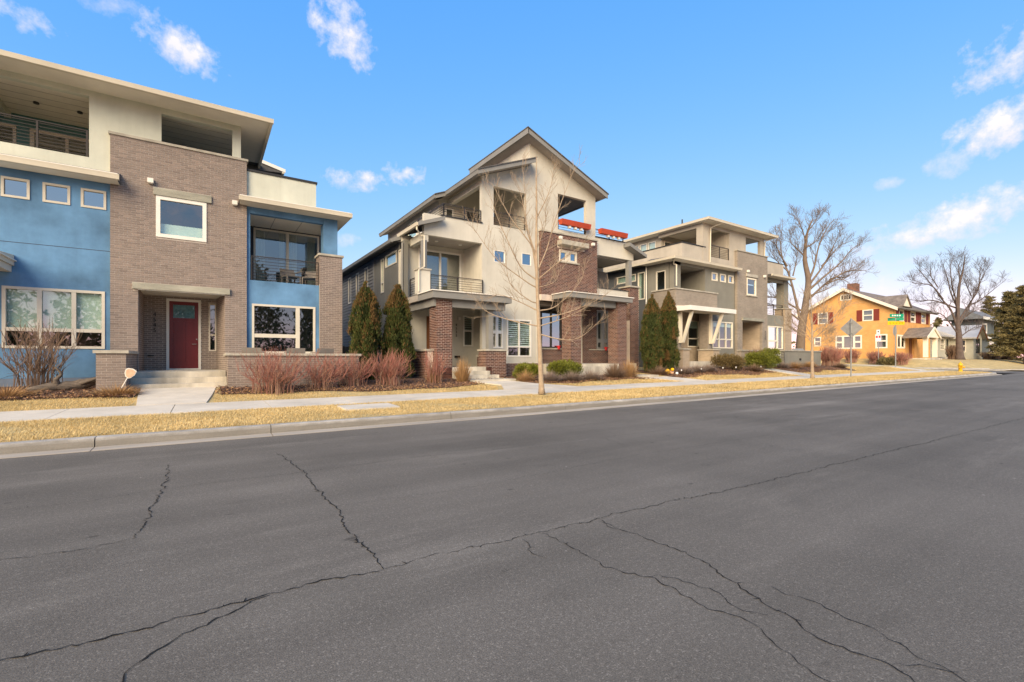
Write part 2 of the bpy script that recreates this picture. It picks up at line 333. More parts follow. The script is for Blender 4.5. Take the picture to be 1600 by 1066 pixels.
M_soffd = mat('dark_soffit', (.34, .305, .265), .8, .1, 1.2, .05)
M_roof = mat('roof_shingle', (.105, .10, .098), .95, .25, 3, .6, 30, fine=.2, fscale=25)
M_dark = mat('dark_metal', (.035, .033, .032), .5, .1, 4, 0, metal=.0)
M_red = mat('red_door_paint', (.155, .012, .014), .38, .08, 3, .03, spec=.5)
M_green = mat('teal_siding', (.10, .22, .22), .75, .1, 2, .05)
M_int = mat('interior_wall', (.22, .19, .16), .95, .1, 1)
M_shade = mat('roller_shade', (.72, .76, .70), .9, .05, 1)
M_curt = mat('curtain', (.46, .43, .38), .95, .2, 1.5, streak=(9, 9, .3))
M_h2st = mat('tan_stucco', (.53, .50, .425), .93, .10, .7, .35, 90, fine=.04, stain=.06)
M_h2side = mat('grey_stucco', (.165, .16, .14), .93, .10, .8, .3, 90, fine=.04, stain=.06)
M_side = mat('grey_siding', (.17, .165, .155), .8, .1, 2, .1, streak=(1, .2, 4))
M_beam = mat('grey_fascia', (.22, .215, .20), .7, .08, 1.4, .05)
M_rmort = mat('pale_mortar', (.60, .50, .415), .95, .12, 5, .4, 80)
M_rail = mat('railing_metal', (.05, .042, .038), .5, .1, 5, 0, metal=.3)
M_oran = mat('orange_planter_box', (.42, .06, .022), .55, .12, 2, .05)
M_shut = mat('shutter_louvre', (.74, .76, .72), .6, .05, 2)
M_h3st = mat('taupe_stucco', (.215, .205, .17), .93, .10, .8, .35, 90, fine=.04, stain=.06)
M_h3up = mat('pale_stucco', (.44, .39, .315), .93, .10, .8, .3, 90, fine=.04, stain=.06)
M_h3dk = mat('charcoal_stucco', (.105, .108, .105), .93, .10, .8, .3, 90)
M_h3br = far_brick('taupe_far_brick', (.275, .23, .185), (.225, .19, .15), (.31, .275, .23))
M_h3pb = far_brick('tan_far_brick', (.40, .31, .22), (.33, .26, .185), (.42, .36, .28))
M_orb = far_brick('orange_far_brick', (.64, .34, .115), (.585, .30, .095), (.64, .36, .14))
M_shred = mat('red_shutter', (.20, .035, .02), .6, .1, 3)
M_crim = mat('cream_trim', (.76, .69, .55), .6, .05, 2)
M_oshin = mat('brown_shingle', (.205, .17, .145), .95, .25, 2, .4, 20, fine=.2, fscale=12)
M_mroof = mat('pale_metal_roof', (.52, .49, .44), .45, .08, 1, 0, metal=.2)
M_bung = mat('bungalow_siding', (.48, .46, .37), .85, .08, 1.5, .1)
M_wood = mat('door_wood', (.22, .085, .03), .6, .2, 4, streak=(8, 8, .6))
M_slate = mat('slate_siding', (.10, .115, .115), .85, .1, 2, .1)
M_galv = mat('galvanised_steel', (.36, .36, .34), .5, .15, 6, 0, metal=.5)
M_alum = mat('sign_aluminium', (.34, .335, .32), .6, .12, 5, .05, metal=.3)
M_sgrn = mat('sign_green', (.0, .24, .13), .5, .06, 5)
M_syel = mat('sign_yellow', (.80, .42, .0), .5, .06, 5)
M_swht = mat('sign_white', (.75, .74, .72), .5, .05, 5)
M_sred = mat('sign_red', (.60, .03, .03), .5, .06, 5)
M_hyd = mat('hydrant_yellow', (.75, .42, .02), .5, .18, 8, .05)
M_glass = glass_mat()
M_glassd = glass_mat('dark_glass', (.35, .40, .42), .34)
M_bark = mat('pale_bark', (.40, .31, .215), .9, .25, 8, .5, 40, col2=(.28, .205, .14), fine=.1)
M_barkg = mat('cottonwood_bark', (.20, .15, .11), .95, .3, 3, .8, 14, col2=(.14, .10, .075))
M_barkd = mat('dark_bark', (.125, .095, .082), .95, .3, 4, .8, 14, col2=(.075, .058, .052))
M_twigr = mat('red_twig', (.27, .085, .07), .7, .3, 3, col2=(.27, .19, .125), attr=.8)
M_twigb = mat('brown_twig', (.25, .165, .11), .8, .3, 3, col2=(.14, .09, .06), attr=.8)
M_jun = mat('juniper_foliage', (.082, .092, .018), .8, .3, 1.5, col2=(.028, .042, .012), attr=.75, trans=.15)
M_junb = mat('juniper_tip', (.19, .10, .035), .8, .3, 1.5, col2=(.12, .075, .025), attr=.75, trans=.15)
M_fir = mat('conifer_foliage', (.22, .17, .065), .85, .3, .5, col2=(.085, .08, .035), attr=.75, trans=.1)
M_shgr = mat('boxwood_leaf', (.25, .25, .03), .6, .3, 2, col2=(.085, .105, .015), attr=.75, trans=.25)
M_tang = mat('tan_grass', (.52, .33, .15), .85, .2, 2, col2=(.30, .165, .075), attr=.8, trans=.2)
M_lav = mat('grey_perennial', (.34, .27, .215), .9, .2, 2, col2=(.20, .14, .11), attr=.8, trans=.1)
M_log = mat('driftwood', (.17, .135, .105), .95, .3, 5, .8, 20, col2=(.06, .05, .042), streak=(1, 6, 6))
M_chair = mat('patio_chair_grey', (.23, .205, .18), .7, .1, 4)
M_skyrefl = mat('painted_sky_reflection', (.34, .50, .62), .3, .3, 7, 0, col2=(.12, .22, .30))  # mottled blues painted to stand for sky reflected in the door's pane
M_mail = mat('black_paint', (.02, .02, .02), .5, .1, 4)
M_tan_face = mat('sign_face', (.72, .44, .28), .6, .15, 9)
B_tan = brick_mat('tan_brick', [(.19, .15, .13), (.212, .17, .146), (.23, .184, .158), (.252, .199, .17), (.28, .218, .183)])
B_red = brick_mat('red_brick', [(.05, .025, .023), (.08, .036, .03), (.105, .045, .035), (.13, .056, .04), (.165, .075, .05)])
# ------------------------------------------------------------------ builders
def wall_mb(mb, fr, u0, u1, z0, z1, th, holes=(), w0=0.):
    us = sorted({u0, u1, *[min(max(q, u0), u1) for h in holes for q in h[:2]]}); zs = sorted({z0, z1, *[min(max(q, z0), z1) for h in holes for q in h[2:4]]})
    def hole(u, z): return any(h[0] < u < h[1] and h[2] < z < h[3] for h in holes)
    S = [[not hole((us[i]+us[i+1])/2, (zs[j]+zs[j+1])/2) for j in range(len(zs)-1)] for i in range(len(us)-1)]
    def q(pts):
        mb.face(pts[::-1] if fr.flip else pts)
    nI, nJ = len(us)-1, len(zs)-1
    for i in range(nI):
        for j in range(nJ):
            if not S[i][j]: continue
            a, b, c, d = us[i], us[i+1], zs[j], zs[j+1]; p = fr.p; w1 = w0+th
            q([p(a, w0, c), p(b, w0, c), p(b, w0, d), p(a, w0, d)]); q([p(b, w1, c), p(a, w1, c), p(a, w1, d), p(b, w1, d)])
            if i == 0 or not S[i-1][j]: q([p(a, w1, c), p(a, w0, c), p(a, w0, d), p(a, w1, d)])
            if i == nI-1 or not S[i+1][j]: q([p(b, w0, c), p(b, w1, c), p(b, w1, d), p(b, w0, d)])
            if j == 0 or not S[i][j-1]: q([p(a, w1, c), p(b, w1, c), p(b, w0, c), p(a, w0, c)])
            if j == nJ-1 or not S[i][j+1]: q([p(a, w0, d), p(b, w0, d), p(b, w1, d), p(a, w1, d)])
    return mb
def wall(name, mt, parent, fr, u0, u1, z0, z1, th=.2, holes=()):
    return wall_mb(MB(), fr, u0, u1, z0, z1, th, holes).build(name, mt, parent)
BL, BH, MJ = .203, .0677, .013
def brick_list(fr, u0, u1, z0, z1, holes=(), base=.3, corner=True, w0=0.):
    out = []; k0 = int(math.floor((z0-base)/BH+1e-6)); k = k0
    while base+k*BH < z1-.01:
        c, d = max(base+k*BH, z0)+MJ/2, min(base+(k+1)*BH, z1)-MJ/2; off = (BL/2 if k % 2 else 0)
        if d-c > .02:
            u = u0-off
            while u < u1:
                a, b = max(u, u0)+MJ/2*(u > u0), min(u+BL, u1)-MJ/2*(u+BL < u1)
                segs = [(a, b)] if b-a > .02 else []
                for h in holes:
                    if h[2] < d and h[3] > c:
                        ns = []
                        for s, e in segs:
                            if e <= h[0] or s >= h[1]: ns.append((s, e)); continue
                            if s < h[0]-.02: ns.append((s, h[0]))
                            if e > h[1]+.02: ns.append((h[1], e))
                        segs = ns
                for s, e in segs: out.append((fr, s, e, c, d, w0))
                u += BL
        k += 1
    return out
def lay_bricks(lst, parent, bm, rng, nind=300):
    def size(b):
        fr, s, e, c, d, w0 = b; p = Vector(fr.p((s+e)/2, 0, (c+d)/2))-Vector((0, 0, CH)); r = p.length
        n = Vector((-fr.I[0], -fr.I[1], 0)); cosv = max(0, -p.normalized().dot(n))
        # in the frame?
        dep = CC*p.x+CS*p.y; lat = CS*p.x-CC*p.y; u = CU+CF*lat/max(dep, .1)
        if u < 0 or u > 1600: return -1
        return (e-s)*(d-c)*cosv/r**2 if e-s > BL-.02 and d-c > BH-.014 else 0
    order = sorted(lst, key=size, reverse=True); ind = order[:nind]; rest = order[nind:]
    var = []
    for i in range(9):
        m = MB().w(-(BL-MJ)/2, (BL-MJ)/2, -.006, .012, -(BH-MJ)/2, (BH-MJ)/2, a=(i+.5)/9); me = bpy.data.meshes.new('brick'); me.from_pydata(m.v, [], m.f)
        at = me.attributes.new('rnd', 'FLOAT', 'FACE'); at.data.foreach_set('value', m.a); me.materials.append(bm); var.append(me)
    o = ORG[parent.name]
    for fr, s, e, c, d, w0 in ind:
        if size((fr, s, e, c, d, w0)) <= 0: rest.append((fr, s, e, c, d, w0)); continue
        i = min(8, max(0, int(rng.gauss(4.5, 2.3)))); ob = bpy.data.objects.new('brick', var[i]); COL.objects.link(ob); ob.parent = parent
        ob.location = Vector(fr.p((s+e)/2, w0+rng.uniform(-.0015, .0015), (c+d)/2))-o; ob.rotation_euler = (0, 0, math.atan2(fr.U[1], fr.U[0]))
    mb = MB()
    for fr, s, e, c, d, w0 in rest:
        mb.box(fr, s, e, w0-.006+rng.uniform(-.0015, .0015), w0+.012, c, d, a=min(.99, max(.01, rng.gauss(.5, .25))))
    if rest: tag(mb.build('bricks', bm, parent), kind='stuff')
def win(parent, fr, u0, u1, z0, z1, cols=(1.,), trans=None, mf=None, fw=.055, shade=None, gm=None, sill=None, proud=.025, name='window', louvre=False, mull=None):
    mf = mf or M_trim; gm = gm or M_glass; m = MB(); d0, d1 = -proud, .07; mull = mull or fw
    m.box(fr, u0, u0+fw, d0, d1, z0, z1); m.box(fr, u1-fw, u1, d0, d1, z0, z1); m.box(fr, u0+fw, u1-fw, d0, d1, z1-fw, z1); m.box(fr, u0+fw, u1-fw, d0, d1, z0, z0+fw)
    tot = sum(cols); u = u0; panes = []
    for i, c in enumerate(cols):
        un = u+(u1-u0)*c/tot; a = u0+fw if i == 0 else u+mull/2; b = u1-fw if i == len(cols)-1 else un-mull/2
        if i < len(cols)-1: m.box(fr, un-mull/2, un+mull/2, d0+.004, d1, z0+fw, z1-fw)
        t = trans[i] if isinstance(trans, (list, tuple)) else trans
        if t:
            zt = z0+(z1-z0)*t; m.box(fr, a, b, d0+.008, d1, zt-mull/2, zt+mull/2); panes += [(a, b, z0+fw, zt-mull/2, 0), (a, b, zt+mull/2, z1-fw, 1)]
        else: panes.append((a, b, z0+fw, z1-fw, 2))
        u = un
    wo = m.build(name, mf, parent)
    for a, b, c, d, kind in panes:
        fbox('pane', gm, wo, fr, a, b, .035, .041, c, d)
        if shade and kind in shade:
            f = shade[kind]; fbox('shade', M_shade, wo, fr, a, b, .10, .11, d-(d-c)*f, d)
        if louvre and kind != 0:
            l = MB(); n = int((d-c)/.095)
            for q in range(n):
                z = c+(q+.5)*(d-c)/n; e = .036; l.prism([fr.p(a, .055, z-e), fr.p(a, .115, z+e*.5), fr.p(a, .121, z+e*.5-.008), fr.p(a, .061, z-e-.008)], [fr.p(b, .055, z-e), fr.p(b, .115, z+e*.5), fr.p(b, .121, z+e*.5-.008), fr.p(b, .061, z-e-.008)])
            l.build('shutter', M_shut, wo)
    if sill: fbox('sill', M_cap, wo, fr, u0-sill, u1+sill, -.07, .02, z0-.07, z0-.003)
    return wo
def railing(parent, fr, u0, u1, z0, z1, n=7, posts=(0, 1), w=0.):
    L_ = u1-u0; m = MB()
    m.box(fr, u0, u1, w-.02, w+.02, z1-.03, z1)
    r = m.build('railing', M_rail, parent); ang = math.atan2(fr.U[1], fr.U[0])
    for t in posts: ubox('post', M_rail, r, fr.p(u0+L_*t, w, (z0+z1)/2-.016), (.045, .045, z1-z0-.034), ang)
    for i in range(n):
        z = z0+.05+(z1-z0-.12)*i/(n-1); ubox('rail', M_rail, r, fr.p((u0+u1)/2, w, z), (L_, .016, .016), ang)
    return r
def gutter(parent, x0, x1, y, z0, z1, mt=None, name='gutter'):          # along the street
    m = MB(); A = [(y+.11, z0), (y+.02, z0+.01), (y, z1-.05), (y-.015, z1), (y+.11, z1)]
    m.prism([(x0, a, b) for a, b in A][::-1], [(x1, a, b) for a, b in A][::-1]); return m.build(name, mt or M_gutter, parent)
def gutter_x(parent, x, y0, y1, z0, z1, mt=None, s=1, name='gutter'):  # along the depth, on the left edge (s=1) or right (s=-1)
    m = MB(); A = [(x+s*.11, z0), (x+s*.02, z0+.01), (x, z1-.05), (x-s*.015, z1), (x+s*.11, z1)]
    P = [(a, y0, b) for a, b in A]; Q = [(a, y1, b) for a, b in A]
    m.prism(P if s > 0 else P[::-1], Q if s > 0 else Q[::-1]); return m.build(name, mt or M_gutter, parent)
def downspout(parent, pts, mt=None, r=.04):
    return MB().tube(pts, r, 6).build('downspout', mt or M_gutter, parent)
def digits(parent, text, fr, u, ztop, h, gap, mt):
    for i, ch in enumerate(text):
        cu = bpy.data.curves.new('digit', 'FONT'); cu.body = ch; cu.size = h*1.35; cu.extrude = .008; cu.align_x = 'CENTER'
        t = bpy.data.objects.new('digit', cu); COL.objects.link(t); dg = bpy.context.evaluated_depsgraph_get()
        me = bpy.data.meshes.new_from_object(t.evaluated_get(dg)); bpy.data.objects.remove(t); bpy.data.curves.remove(cu)
        me.materials.clear(); me.materials.append(mt); ob = bpy.data.objects.new('digit', me); COL.objects.link(ob); ob.parent = parent
        ob.rotation_euler = (R(90), 0, math.atan2(fr.U[1], fr.U[0])); ob.location = Vector(fr.p(u, -.022, ztop-h-i*(h+gap)))-ORG[parent.name]
def lamp_box(parent, fr, u, z, s=.15):
    m = MB(); m.box(fr, u-s/2, u+s/2, -.14, 0, z-s*.45, z+s*.45); m.box(fr, u-s*.38, u+s*.38, -.12, -.02, z-s*.45-.02, z-s*.45); return m.build('wall_light', M_white, parent)
# ------------------------------------------------------------------ the ground
def sm(t): t = min(1, max(0, t)); return t*t*(3-2*t)
def lin(x, pts):
    if x <= pts[0][0]: return pts[0][1]
    for (a, b), (c, d) in zip(pts, pts[1:]):
        if x <= c: return b+(d-b)*(x-a)/(c-a)
    return pts[-1][1]
def rise(x): return .0022*max(0, min(x, 56)-6)
def gz(x, y):
    b = lin(y, [(9.2, .15), (11.6, .19), (13.45, .215), (14.6, .30), (16, .43), (18, .50), (40, .65)])
    return b+rise(x)+.22*sm((x-17)/9)*sm((y-13.6)/2.6)*(1-.4*sm((x-40)/8))
def pt(u, v, z):
    a = (u-CU)/CF; r = (CC+CS*a, CS-CC*a, (CV-v)/CF); d = (z-CH)/r[2]; return (r[0]*d, r[1]*d)
def ip(u, v, d): a = (u-CU)/CF; return Vector(((CC+CS*a)*d, (CS-CC*a)*d, CH+(CV-v)/CF*d))
def grid(name, xs, ys, zf, mt, kind='structure'):
    V = [(x, y, zf(x, y)) for y in ys for x in xs]; nx = len(xs)
    F = [(j*nx+i, j*nx+i+1, (j+1)*nx+i+1, (j+1)*nx+i) for j in range(len(ys)-1) for i in range(nx-1)]
    return tag(mesh_np(name, V, F, mt, smooth=True), kind=kind)
XE, YE = 54.6, 9.0                     # cross street kerb, main kerb
fr_ = np.linspace
def ground_sheet():
    return grid('ground', [-900, -300, -60, 0, 60, 140, 400, 1500], [-900, -300, -60, -5, 60, 200, 500, 1500], lambda x, y: -.25, M_soil)
ground_sheet()
grid('road', [-60, -20, 0, 6, 20, 56, 80, 150, 400], [-4.2, 0, 4, YE-.3], lambda x, y: rise(x), M_asph)
road = bpy.data.objects['road']
grid('cross_street', [XE+.3, XE+4, XE+9.4], [YE-.3, 12, 20, 40, 90], lambda x, y: rise(56)-.001+.012*max(0, y-9), M_asph)
def corner(t, off=0):                  # kerb line: straight, round the corner, up the cross street
    r = 4.5; cx, cy = XE-r, YE+r
    a = -math.pi/2+t*math.pi/2; return (cx+(r+off)*math.cos(a), cy+(r+off)*math.sin(a))
def kerb():
    k = tag(bpy.data.objects.new('kerb', None), kind='structure'); COL.objects.link(k); ORG['kerb'] = Vector((0, 0, 0))
    g = tag(bpy.data.objects.new('gutter_pan', None), kind='structure'); COL.objects.link(g); ORG['gutter_pan'] = Vector((0, 0, 0))
    joints = [-12, -8.6, -4.9, -1.35, .95, 4.4, 7.6]; x = 7.6
    while x < XE-4.6: x += 3.05; joints.append(min(x, XE-4.5))
    rng = random.Random(8)
    def run(path, name, off0, prof, mt, par):
        m = MB(); n = len(prof); b = 0
        for i in range(len(path)-1):
            pass
        V = []
        for (px, py, nx, ny) in path:
            zz = rise(px)
            for o, z in prof: V.append((px+nx*o, py+ny*o, z+zz))
        m.v = V
        for i in range(len(path)-1):
            for q in range(n):
                q2 = (q+1) % n; m.f.append((i*n+q, (i+1)*n+q, (i+1)*n+q2, i*n+q2)); m.a.append(0)
        m.f.append(tuple(range(n))); e = (len(path)-1)*n; m.f.append(tuple(range(e+n-1, e-1, -1))); m.a += [0, 0]
        return m.build(name, mt, par)
    KP = [(0, -.2), (.012, .10), (.03, .138), (.055, .15), (.19, .15), (.19, -.2)]; GP = [(-.3, -.2), (-.3, .006), (-.004, .014), (-.004, -.2)]
    for a, b in zip(joints, joints[1:]):
        d = rng.uniform(-.004, .004); path = [(a+.006, YE+d, 0, 1), (b-.006, YE+d, 0, 1)]
        run(path, 'kerb_stone', 0, KP, M_kerb, k); run(path, 'gutter_slab', 0, GP, M_gut, g)
    arc = [corner(t) for t in fr_(0, 1, 13)]; nr = [(-(math.cos(-math.pi/2+t*math.pi/2)), -math.sin(-math.pi/2+t*math.pi/2)) for t in fr_(0, 1, 13)]
    path = [(p[0], p[1], n[0], n[1]) for p, n in zip(arc, nr)]
    for i in range(0, 12, 4): run(path[i:i+5], 'kerb_stone', 0, KP, M_kerb, k); run(path[i:i+5], 'gutter_slab', 0, GP, M_gut, g)
    for i in range(4): y = YE+4.5+i*4; pth = [(XE, y+.006, -1, 0), (XE, y+3.994, -1, 0)]; run(pth, 'kerb_stone', 0, KP, M_kerb, k); run(pth, 'gutter_slab', 0, GP, M_gut, g)
    # far side of the cross street and on along the main street
    XF = XE+9.7
    for i in range(5):
        y = YE+3+i*4; run([(XF, y+3.99, 1, 0), (XF, y, 1, 0)], 'kerb_stone', 0, [(o, z+.12) for o, z in KP], M_kerb, k)
    for i in range(8): x = XF+3+i*6; run([(x, YE, 0, 1), (x+5.99, YE, 0, 1)], 'kerb_stone', 0, KP, M_kerb, k)
    m = []
    for t in fr_(0, 1, 7):
        a = math.pi+t*math.pi/2; m.append((XF+3+3*math.cos(a), YE+3+3*math.sin(a), -math.cos(a), -math.sin(a)))
    run(m, 'kerb_stone', 0, [(o, z+.04) for o, z in KP], M_kerb, k)
kerb()
def inside_corner(x, y):               # on the lawn side of the corner kerb?
    r = 4.5-.19; cx, cy = XE-4.5, YE+4.5
    if x > cx and y < cy: return math.hypot(x-cx, y-cy) < r
    return x < XE-.19
LX = sorted(set(list(np.arange(-14, 54.3, .8))))
def lawn_mesh():
    V = []; F = []; idx = {}
    ys = [9.19, 9.5, 10, 10.8, 11.6, 12.5, 13.45, 14, 14.6, 15.3, 16, 17, 18, 20, 24, 30, 40]
    xs = LX+[XE-.19]
    cx, cy, r = XE-4.5, YE+4.5, 4.5-.19
    for j, y in enumerate(ys):
        for i, x in enumerate(xs):
            px, py = x, y
            if x > cx and y < cy:
                d = math.hypot(x-cx, y-cy)
                if d > r: px, py = cx+(x-cx)*r/d, cy+(y-cy)*r/d
            V.append((px, py, gz(px, py)))
    nx = len(xs)
    for j in range(len(ys)-1):
        for i in range(nx-1): F.append((j*nx+i, j*nx+i+1, (j+1)*nx+i+1, (j+1)*nx+i))
    return tag(mesh_np('lawn', V, F, M_lawn, smooth=True), kind='structure')
lawn_mesh()
def far_z(x, y):
    a = sm((x-(XE+9.9))/4.5)*sm((y-11.5)/5.5); return .23+a*.95+.2*sm((y-17)/6)*a
grid('far_lawn', list(fr_(XE+9.88, XE+16, 9))+[75, 80, 90, 110, 150, 300], [9.19, 10.4, 11.5, 12.5, 13.5, 14.5, 15.5, 17, 19, 22, 30, 60, 300], far_z, M_lawn)
grid('verge', [-60, 0, 60, 400], [-40, -4.2], lambda x, y: rise(x)+.1, M_lawn)
# ---- sidewalk, walkways
def slab(mb_name, poly, zf, parent, th=.06, mt=None):
    c = (sum(p[0] for p in poly)/len(poly), sum(p[1] for p in poly)/len(poly))
    P = [(c[0]+(p[0]-c[0]), c[1]+(p[1]-c[1])) for p in poly]
    top = [(x, y, zf(x, y)) for x, y in P]; m = MB(); m.prism([(x, y, z-th-.1) for x, y, z in top], top); return m.build(mb_name, mt or M_conc, parent)
sw = tag(bpy.data.objects.new('sidewalk', None), kind='structure'); COL.objects.link(sw); ORG['sidewalk'] = Vector((0, 0, 0))
zs_ = lambda x, y: gz(x, y)+.022
x = -13.4; k = 0
while x < XE-6:
    dz = random.Random(k).uniform(-.004, .004)
    slab('sidewalk_slab', [(x+.007, 11.6), (x+1.823, 11.6), (x+1.823, 13.45), (x+.007, 13.45)], lambda a, b, d=dz: zs_(a, b)+d, sw); x += 1.83; k += 1
slab('sidewalk_slab', [(x, 11.6), (x+2.4, 10.9), (x+3.2, 12.4), (x, 13.45)], zs_, sw)
for i in range(3): slab('sidewalk_slab', [(XE-4.4, 13.5+i*2), (XE-2.6, 13.5+i*2), (XE-2.6, 15.48+i*2), (XE-4.4, 15.48+i*2)], zs_, sw)
def walkway(pts, label_):
    wk = tag(bpy.data.objects.new('walkway', None), kind='structure'); COL.objects.link(wk); ORG[wk.name] = Vector((0, 0, 0))
    for poly in pts: slab('walkway_slab', poly, lambda a, b: gz(a, b)+.03, wk)
walkway([[(-1.31, 13.47), (.02, 13.47), (.16, 14.9), (-1.42, 14.9)], [(-1.42, 14.915), (.16, 14.915), (.28, 16.44), (-1.5, 16.44)]], '')
walkway([[(8.6, 13.47), (11.9, 13.47), (10.9, 14.6), (9.2, 14.6)], [(9.2, 14.615), (10.9, 14.615), (10.2, 15.55), (8.65, 15.55)]], '')
walkway([[(18.6, 13.47), (20.2, 13.47), (19.3, 15.1), (17.6, 15.1)]], '')
walkway([[(30.1, 13.47), (31.6, 13.47), (30.6, 15.6), (29.2, 15.6)]], '')
cov = slab('utility_cover', [(2.55, 10.35), (3.75, 10.35), (3.75, 11.2), (2.55, 11.2)], lambda a, b: gz(a, b)+.035, None)
base_origin(cov, (3.15, 10.8, .2)); tag(cov, 'flat pale concrete utility cover set in the dry grass verge', 'utility cover')
# ---- cracks in the road
def crack(px, wd, seed, jit=.012, taper=True):
    rng = random.Random(seed); P = [Vector((*pt(u, v, 0), 0)) for u, v in px]; Q = []
    for a, b in zip(P, P[1:]):
        n = max(2, int((b-a).length/.028)); 
        for i in range(n): Q.append(a+(b-a)*i/n)
    Q.append(P[-1]); off = 0; S = []
    for i, q in enumerate(Q):
        d = (Q[min(i+1, len(Q)-1)]-Q[max(i-1, 0)]).normalized(); n = Vector((-d.y, d.x, 0)); off = off*.72+rng.uniform(-1, 1)*jit*1.25; hf = rng.uniform(-1, 1)*jit*.55
        t = i/(len(Q)-1); w_ = wd*.62*rng.uniform(.35, 1.6)*(1 if not taper else (.35+.65*math.sin(math.pi*min(1, max(.0, t)))**.4))
        S.append((q+n*(off+hf), n*w_/2))
    m = MB()
    for (q, n) in S:
        z = rise(q.x)+.0045; m.v += [(q.x-n.x, q.y-n.y, z), (q.x+n.x, q.y+n.y, z)]
    for i in range(len(S)-1): m.f.append((2*i+1, 2*i, 2*i+2, 2*i+3)); m.a.append(0)
    b = len(m.v)                                  # crumbled edges and short spurs
    for i in range(2, len(S)-2):
        if rng.random() < .16:
            q, n = S[i]; s = rng.choice((-1, 1)); L_ = rng.uniform(.008, .03)*(wd/.01); e = q+n.normalized()*s*L_+Vector((rng.gauss(0, .012), rng.gauss(0, .012), 0)); z = rise(q.x)+.0049; k = len(m.v)
            d = (S[i+1][0]-q).normalized()*wd*.45; m.v += [(q.x-d.x, q.y-d.y, z), (q.x+d.x, q.y+d.y, z), (e.x, e.y, z)]; m.f.append((k, k+1, k+2) if s < 0 else (k+1, k, k+2)); m.a.append(0)
    return m.build('crack', M_crack, road)
CR = [([(-60, 1042), (0, 1030), (120, 1010), (250, 977), (360, 945), (450, 922), (520, 905), (597, 891)], .014),
      ([(190, 1080), (205, 1045), (270, 1005), (330, 972), (375, 950), (420, 930)], .012), ([(597, 891), (640, 878), (720, 860), (850, 832), (930, 812), (1010, 792), (1100, 775), (1200, 752), (1330, 720), (1450, 692), (1600, 655), (1700, 632)], .011),
      ([(597, 891), (575, 860), (550, 832), (520, 790), (480, 745), (436, 709)], .015), ([(266, 725), (255, 765), (232, 805), (212, 842)], .014), ([(212, 842), (140, 858), (0, 876), (-40, 882)], .008),
      ([(845, 834), (905, 858), (945, 888), (1015, 902), (1060, 925), (1110, 950), (1165, 968), (1190, 990), (1240, 1030), (1290, 1070)], .009), ([(1015, 902), (1030, 897), (1110, 920), (1160, 955), (1200, 962)], .006),
      ([(935, 815), (975, 828), (1020, 845), (1100, 876), (1160, 920), (1240, 970), (1260, 985), (1330, 1018), (1390, 1036), (1440, 1075)], .010), ([(1390, 1036), (1440, 1042), (1500, 1052)], .006),
      ([(1205, 917), (1250, 935), (1320, 965), (1390, 1000), (1450, 1035), (1530, 1075)], .007), ([(818, 843), (830, 865), (848, 874)], .006), ([(935, 812), (962, 829)], .007), ([(1310, 728), (1390, 742), (1480, 755), (1560, 772)], .006),
      ([(0, 798), (130, 785), (260, 764), (460, 740), (650, 715), (800, 700), (930, 685), (1130, 662), (1400, 632)], .006), ([(520, 792), (700, 768), (800, 750), (990, 712), (1170, 685), (1350, 660)], .005), ([(945, 685), (975, 696)], .008)]
for i, (p_, w_) in enumerate(CR): crack(p_, w_, 40+i)
